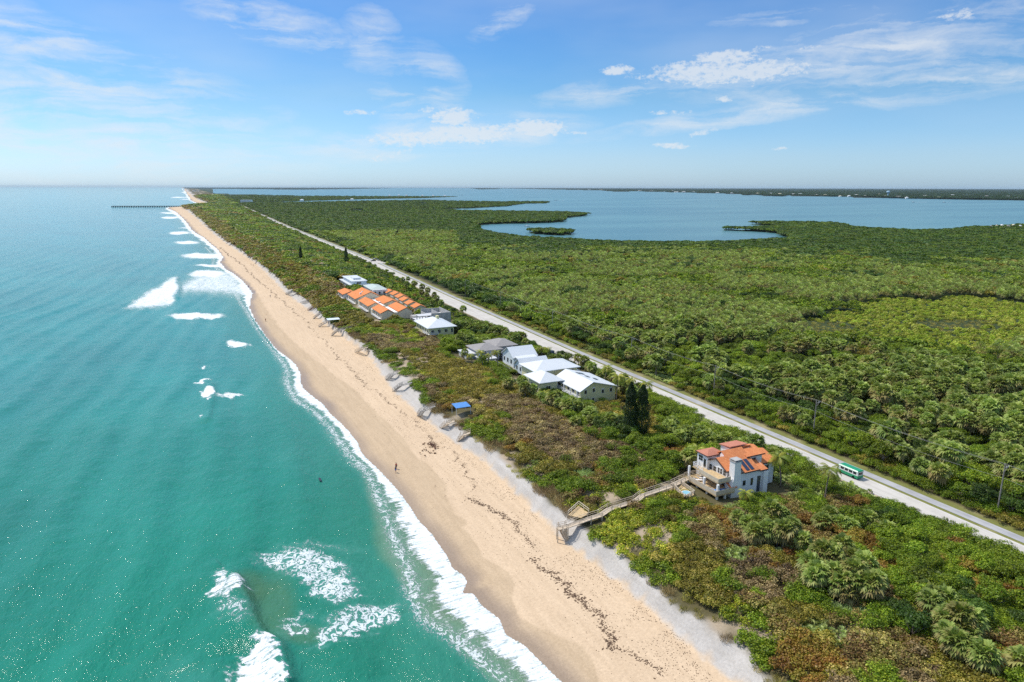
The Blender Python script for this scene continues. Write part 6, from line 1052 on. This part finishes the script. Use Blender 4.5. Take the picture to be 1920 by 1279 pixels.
def person(x, y, label, rz, top, pose='stand', dz=0.):
    z_ = float(height(x, y, False)) + dz; me = bpy.data.meshes.new('person')
    bm = bmesh.new(); pz = {'stand': 0, 'walk': 1}[pose]
    def cone(a, b_, r0, r1, n=8):
        A, B = Vector(a), Vector(b_); d = (B - A).normalized(); u = Vector((0, 1, 0)).cross(d) if abs(d.y) < .9 else Vector((1, 0, 0)).cross(d); u.normalize(); v_ = d.cross(u); R0 = [bm.verts.new(A + (u * math.cos(t_) + v_ * math.sin(t_)) * r0) for t_ in np.linspace(0, 6.2832, n, endpoint=False)]; R1 = [bm.verts.new(B + (u * math.cos(t_) + v_ * math.sin(t_)) * r1) for t_ in np.linspace(0, 6.2832, n, endpoint=False)]
        for i in range(n): bm.faces.new((R0[i], R0[(i + 1) % n], R1[(i + 1) % n], R1[i]))
        bm.faces.new(R0[::-1]); bm.faces.new(R1)
    s_ = .22 if pz else .05
    cone((0, 0, .85), (0, 0, 1.12), .16, .135); cone((0, 0, 1.1), (0, 0, 1.42), .135, .18); cone((0, 0, 1.4), (0, 0, 1.54), .07, .055)
    bmesh.ops.create_icosphere(bm, subdivisions=2, radius=.115, matrix=Matrix.Translation((0, .01, 1.63)) @ Matrix.Diagonal((.85, .95, 1.15, 1)))
    for u, f_ in ((1, 1), (-1, -1)):
        cone((u * .09, 0, .92), (u * .1, f_ * s_, .5), .1, .065); cone((u * .1, f_ * s_, .52), (u * .1, f_ * s_ * 1.6 - (.05 if f_ < 0 else 0), .05), .062, .04); cone((u * .1, f_ * s_ * 1.6 - .05, .04), (u * .11, f_ * s_ * 1.6 + .17, .03), .04, .035); cone((u * .18, 0, 1.4), (u * .25, -f_ * s_ * .6, 1.12), .055, .042); cone((u * .25, -f_ * s_ * .6, 1.13), (u * .26, -f_ * s_ * .6 + .12, .86), .04, .028)
    bmesh.ops.remove_doubles(bm, verts=bm.verts, dist=.0005); bm.to_mesh(me); bm.free(); me.materials.append(SK)
    o = bpy.data.objects.new('person', me); link(o); rm = o.modifiers.new('join', 'REMESH'); rm.mode = 'VOXEL'; rm.voxel_size = .035; o.location = (x, y, z_); o.rotation_euler = (0, 0, rz); tag(o, label, 'person')
    b = MB(); b.tube([(0, 0, .84), (0, 0, .95), (0, 0, 1.12)], [.2, .185, .155], 10); [b.tube([(u * .09, 0, .9), (u * .1, f_ * s_ * .6, .66)], [.125, .105], 8) for u, f_ in ((1, 1), (-1, -1))]; b.build('shorts', CL[0] if top != 0 else CL[2], o)
    b = MB(); b.tube([(0, .0, 1.6), (0, -.01, 1.7), (0, -.01, 1.76)], [.118, .11, .05], 10); b.build('hair', CL[0], o)
    if top >= 0: b = MB(); b.tube([(0, 0, 1.05), (0, 0, 1.2), (0, 0, 1.4), (0, 0, 1.46)], [.16, .16, .205, .10], 10); b.build('shirt', CL[top], o)
PP_ = [(742, 884, 'person in dark clothes walking alone on the wet sand above the foam', 2.9, 0, 'walk'), (743, 878, 'second walker just ahead on the wet sand', 2.9, 1, 'walk'), (479, 601, 'bather standing in the swash opposite the orange roofs', 1.5, -1, 'stand'), (498, 602, 'person on wet sand opposite the orange roofs', .4, 1, 'stand'), (507, 559, 'person standing in the middle of the distant beach', 3., 2, 'stand'),
       (466, 538, 'person walking near the foam on the distant beach', .2, 0, 'walk'), (471, 500, 'left person of the group below the dune far along the beach', 1., 1, 'stand'), (475, 501, 'middle person of the group below the dune far away', 2., 2, 'stand'), (480, 499, 'right person of the group below the dune far away', 0., 3, 'stand'), (477, 491, 'farthest person of the group by the dune edge', 0., 0, 'stand'), (399, 470, 'tiny person far along the beach near the dune', 0., 1, 'stand')]
for px_, py_, l, rz, tp, ps in PP_: x_, y_ = at(px_, py_, .9); person(x_, y_, l, rz, tp, ps)
x_, y_ = at(600, 899, .2); e = empty('surfer_board', (x_, y_, .15), 'dark surfboard floating beyond the breakers', 'surfboard'); b = MB(); b.slab([(-.25, -.9, .12), (0, -1.1, .12), (.25, -.9, .12), (.28, .5, .12), (0, 1.15, .14), (-.28, .5, .12)], .08); b.build('board', M['carblack'], e)
# driftwood and wrack
def blobmesh(b, x, y, z, r, h, n=7, k=.5, rg=random):
    a0 = rg.uniform(0, 6.28); st_ = rg.uniform(.4, 1.); rr = [r * rg.uniform(1 - k, 1 + k) for _ in range(n)]
    P = []
    for i in range(n): a = 6.2832 * i / n; u, v_ = rr[i] * math.cos(a), rr[i] * math.sin(a) * st_; P.append((x + u * math.cos(a0) - v_ * math.sin(a0), y + u * math.sin(a0) + v_ * math.cos(a0)))
    b.add([(p[0], p[1], z - .12) for p in P] + [(x + (p[0] - x) * .7, y + (p[1] - y) * .7, z + h) for p in P], [(i, (i + 1) % n, (i + 1) % n + n, i + n) for i in range(n)] + [tuple(n + i for i in range(n))])
WR = [((1237, 1266), (1221, 1237), (1191, 1217), (1152, 1207), (1136, 1188), (1119, 1165), (1087, 1132), (1075, 1118), (1060, 1109), (1047, 1086), (1021, 1066), (1005, 1043), (994, 1005), (982, 998), (972, 984), (942, 961), (910, 942), (887, 929), (893, 905), (877, 893), (857, 860), (852, 855), (815, 832), (802, 812), (782, 790), (757, 775), (740, 760), (722, 748), (700, 735), (677, 715), (665, 697), (650, 685), (627, 660), (610, 640), (563, 593), (527, 563), (505, 543), (480, 523), (455, 496), (430, 478), (412, 462))]
WD = [.9, .9, 1.2, 1.6, 1.2, 1.4, 1.6, 1.6, 1.5, 1.3, 1.2, .8, .7, .9, 1.1, 1.2, 1., .5, .6, .7, .5, .4, .7, .5, .4, .5, .6, .6, .5, .6, .6, .5, .4, .4, .5, .5, .4, .5, .5, .5, .4]
b = MB(); P = [at(*p, 1.7) for p in WR[0]]
for i, (A, B) in enumerate(zip(P, P[1:])):
    L = math.hypot(B[0] - A[0], B[1] - A[1]); n = int(L * 17 * WD[i])
    for k in range(n):
        t_ = random.random(); x_ = A[0] + (B[0] - A[0]) * t_; y_ = A[1] + (B[1] - A[1]) * t_; dn = float(vnoise(np.array(x_), np.array(y_), 2.2, 7)); w_ = .35 + .55 * WD[i]
        if dn < .42 - .12 * WD[i] and random.random() < .8: continue
        off = float(vnoise(np.array(0.), np.array(y_), 5., 9) - .5) * 3.2; x_ += off + random.gauss(0, w_ * .42) + math.sin(y_ * 1.3) * .35; y_ += random.gauss(0, .2); blobmesh(b, x_, y_, float(height(x_, y_, False)), random.choice((.05, .08, .11, .17)) * (.7 + .5 * WD[i]) * (1 + y_ / 500), .03, 7, .7)
for k in range(6500):      # sparser bits strewn higher up the beach
    y_ = math.exp(random.uniform(math.log(55), math.log(650))); T0, W0 = float(TOE(y_)), float(WL(y_)); x_ = T0 - abs(random.gauss(0, 1)) * (T0 - W0) * .28
    if x_ < W0 + 6 or vnoise(np.array(x_), np.array(y_), 4., 17) < .42: continue
    blobmesh(b, x_, y_, float(height(x_, y_, False)), random.uniform(.04, .11) * (1 + y_ / 300), .03, 5)
SW = simple('dried_brown_seaweed', (.13, .080, .050), .95, .4, 2); o = b.build('seaweed_wrack', SW); tag(o, 'dark brown seaweed line winding along the upper beach', 'seaweed', kind='stuff')
dx_, dy_ = at(812, 838, 1.8); e = empty('driftwood_tree', (dx_, dy_, float(height(dx_, dy_, False))), 'fallen weathered tree lying mid beach with rusty branches', 'driftwood'); b = MB(); rg = random.Random(4)
b.tube([(0, -1.8, .15), (.3, 0, .35), (-.2, 2.2, .5)], [.22, .2, .1], 6)
for k in range(26): a = rg.uniform(0, 6.28); q = rg.uniform(.6, 1.8); s0 = rg.uniform(-1.5, 2.); b.tube([(.1, s0, .3), (q * math.cos(a) * .6, s0 + q * math.sin(a) * .6, .7), (q * math.cos(a), s0 + q * math.sin(a), rg.uniform(.1, 1.1))], [.07, .05, .02], 4)
b.build('trunk', simple('rusty_driftwood', (.17, .09, .06), .9, .4, 2), e); b = MB(); [blobmesh(b, rg.gauss(0, 1.6), rg.gauss(0, 2.), .05, rg.uniform(.1, .35), .12, 6, .5, rg) for _ in range(45)]; b.build('debris', simple('orange_brown_debris', (.24, .14, .08), .9, .5, 1), e)
# jetty at the inlet
A = at(210, 388.5, 0); B = at(338, 388.3, 0); o_ = (A[0], A[1], 0); e = empty('jetty', o_, 'long dark jetty running out to sea from the point', 'jetty'); b = MB(o_); A3, B3 = Vector((*A, 4.2)), Vector((*B, 4.2)); trackbox(b, A3, B3, 5, 1.2); b.build('deck', M['rock'], e)
for k in range(40): Q = A3 + (B3 - A3) * k / 39; b = MB(o_); b.box(Q.x - 1.6, Q.x + 1.6, Q.y - 1.6, Q.y + 1.6, -4, 3.2); b.build('pile', M['rock'], e)
# boats
def boat(px_, py_, label, s_=1., mast=False, wake=0.):
    x_, y_ = at(px_, py_, 0); e = empty('sailing_boat' if mast else 'motor_boat', (x_, y_, 0), label, 'boat', None, 1.2); b = MB(); l = 4 * s_; w_ = 1.3 * s_; b.add([(-w_ * .8, -l, 0), (w_ * .8, -l, 0), (w_ * .9, l * .3, 0), (0, l, 0), (-w_ * .9, l * .3, 0), (-w_, -l, 1.1 * s_), (w_, -l, 1.1 * s_), (w_ * 1.1, l * .3, 1.2 * s_), (0, l * 1.15, 1.4 * s_), (-w_ * 1.1, l * .3, 1.2 * s_)], [(0, 1, 2, 3, 4), (5, 9, 8, 7, 6)] + [(i, i + 5, (i + 1) % 5 + 5, (i + 1) % 5) for i in range(5)]); b.build('hull', M['carwhite'], e)
    b = MB(); b.box(-w_ * .5, w_ * .5, -l * .4, l * .2, 1.1 * s_, 2.1 * s_); b.build('cabin', M['stucco'], e)
    if mast: b = MB(); b.tube([(0, 0, 1), (0, 0, 11 * s_)], .1, 6); b.build('mast', M['whitetrim'], e)
    if wake: b = MB(); b.slab([(-w_, -l, .06), (w_, -l, .06), (2.2 * w_, -l - wake, .04), (-2.2 * w_, -l - wake, .04)], .03); b.build('wake', simple('white_wake_foam', (.8, .82, .82), .8), e)
boat(988, 424.5, 'white moored sailing boat in the sheltered cove', 1.2, True); boat(1042, 376, 'white motor boat trailing a wake across the middle lagoon', 2., False, 40); boat(1712, 379.5, 'left of two white boats racing before the far shore', 2., False, 60); boat(1770, 380, 'right of two white boats racing before the far shore', 2., False, 30); boat(867, 366, 'white boat off the tip of the wooded spit', 2., False, 50)
# far buildings
def farhouse(px_, py_, wx, wy, h, label, group, roof=M['metalroof'], wall=M['stucco'], zb=3., name='distant_house', flat=False):
    x_, y_ = at(px_, py_, zb + h / 2); e = empty(name, (x_, y_, zb), label, 'house' if 'house' in name else 'building', group, -YAW); b = MB(); b.box(-wx / 2, wx / 2, -wy / 2, wy / 2, -1, h); b.build('wall', wall, e); b = MB(); (b.box(-wx / 2 - .5, wx / 2 + .5, -wy / 2 - .5, wy / 2 + .5, h, h + .8) if flat else b.hip(-wx / 2, wx / 2, -wy / 2, wy / 2, h, h + 3.5, 1., .3)); b.build('roof', roof, e)
rg = random.Random(11); WX = [(952, 352.6), (1000, 353.5), (1060, 354.6), (1085, 355.6), (1105, 356), (1127, 356), (1200, 358), (1222, 358.6), (1246, 359.2), (1262, 358.2), (1282, 360), (1300, 359.7), (1318, 360.6), (1346, 361.8), (1372, 362.4), (1420, 363.2), (1432, 362.6), (1445, 363.2), (1462, 364.), (1488, 364.6), (1500, 364), (1516, 365.2), (1530, 365.6), (1547, 366.2), (1605, 366.), (1622, 368.), (1648, 365.), (1660, 368.6), (1684, 369.6), (1735, 367.6), (1786, 366.6), (1783, 370), (1850, 368.6), (1905, 372), (1700, 371.2), (1575, 368.2), (1592, 367.8), (1268, 360.4), (845, 351.5), (870, 352.4), (1760, 370.8), (1890, 369)]
for i, (px_, py_) in enumerate(WX): s_ = math.hypot(*at(px_, py_, 3)) / 4000.; near_ = 'farther left' if px_ < 1150 else 'left of the wooded islets' if px_ < 1400 else 'between the islets and the water tower' if px_ < 1660 else 'right of the water tower'; farhouse(px_, py_, rg.uniform(10, 26) * s_, 9 * s_, rg.uniform(3.5, 6) * min(s_, 1.5), '%sof the small pale far shore houses, counted along the water' % ordinal(sorted(q_[0] for q_ in WX).index(px_), len(WX)), 'pale houses on the far shore', roof=rg.choice([M['metalroof'], M['stucco'], M['shingle'], M['cream']]))
farhouse(1568, 363.6, 60, 14, 7, 'long white building on the far shore left of the water tower', None, name='distant_building', flat=True); farhouse(1815, 366, 85, 16, 9, 'long pale building on the far shore near the right edge', None, name='distant_building', flat=True); farhouse(1430, 362, 50, 14, 8, 'cluster like white building on the far shore behind the islets', None, name='distant_building', flat=True)
farhouse(462, 377.5, 46, 20, 11, 'large white building beside the far end of the road', None, name='distant_building', flat=True, zb=2.); farhouse(367, 358.4, 90, 20, 12, 'white building by the far beach near the horizon', None, name='distant_building', flat=True, zb=2.)
for px_, py_ in ((730, 367.2), (748, 366.8), (762, 367), (792, 367.3), (812, 367.6), (834, 367.8), (566, 376), (660, 374.6)): farhouse(px_, py_, 16, 12, 6, '%stiny pale house on the wooded spit across the far lagoon' % ordinal(sorted((730, 748, 762, 792, 812, 834, 566, 660)).index(px_), 8), 'pale houses on the far spit', zb=2.)
for i, (px_, py_, w_) in enumerate(((1858, 428, 6), (1868, 426.5, 5), (1878, 425.5, 6), (1890, 427, 7), (1900, 425, 5), (1912, 427, 6))): farhouse(px_, py_, w_, 5, 2.6, '%s of six small pale houses by the water at the right edge' % ['leftmost', 'second from left', 'third from left', 'fourth from left', 'fifth from left', 'rightmost'][i], 'white houses at the marina', zb=1.8, roof=[M['shingle'], M['cream'], M['stucco']][i % 3], wall=M['greywall'])
x_, y_ = at(1664.5, 369, 3.); e = empty('water_tower', (x_, y_, 3), 'pale blue water tower rising over the far shore trees', 'water tower'); b = MB(); b.tube([(0, 0, -1), (0, 0, 4), (0, 0, 26)], [8, 4.4, 4.], 16); b.build('column', M['tank'], e); b = MB(); b.tube([(0, 0, 24), (0, 0, 29), (0, 0, 34), (0, 0, 40), (0, 0, 43), (0, 0, 44.5)], [4, 10, 12.5, 12.5, 8, 1], 20); b.build('tank', M['tank'], e, True)
x_, y_ = at(1019, 353.6, 3.); e = empty('radio_mast', (x_, y_, 3), 'thin radio mast standing on the horizon over the far shore', 'mast'); b = MB(); b.tube([(0, 0, -1), (0, 0, 100)], [2.4, 1.2], 5); b.build('mast', M['rock'], e)

# ------------------------------------------------------------------ air
b = MB(); b.box(-64000, 64000, -3000, 64000, -7, 112); m, t, o = newmat('pale_sea_haze'); pv = t.node('ShaderNodeVolumePrincipled'); pv.inputs['Color'].default_value = (.66, .86, .98, 1); pv.inputs['Density'].default_value = 1.35e-5; pv.inputs['Anisotropy'].default_value = 0; t.l.new(pv.outputs[0], o.inputs['Volume'])
tag(b.build('haze', m), 'thin pale air over the sea and lagoon', 'haze', kind='stuff')
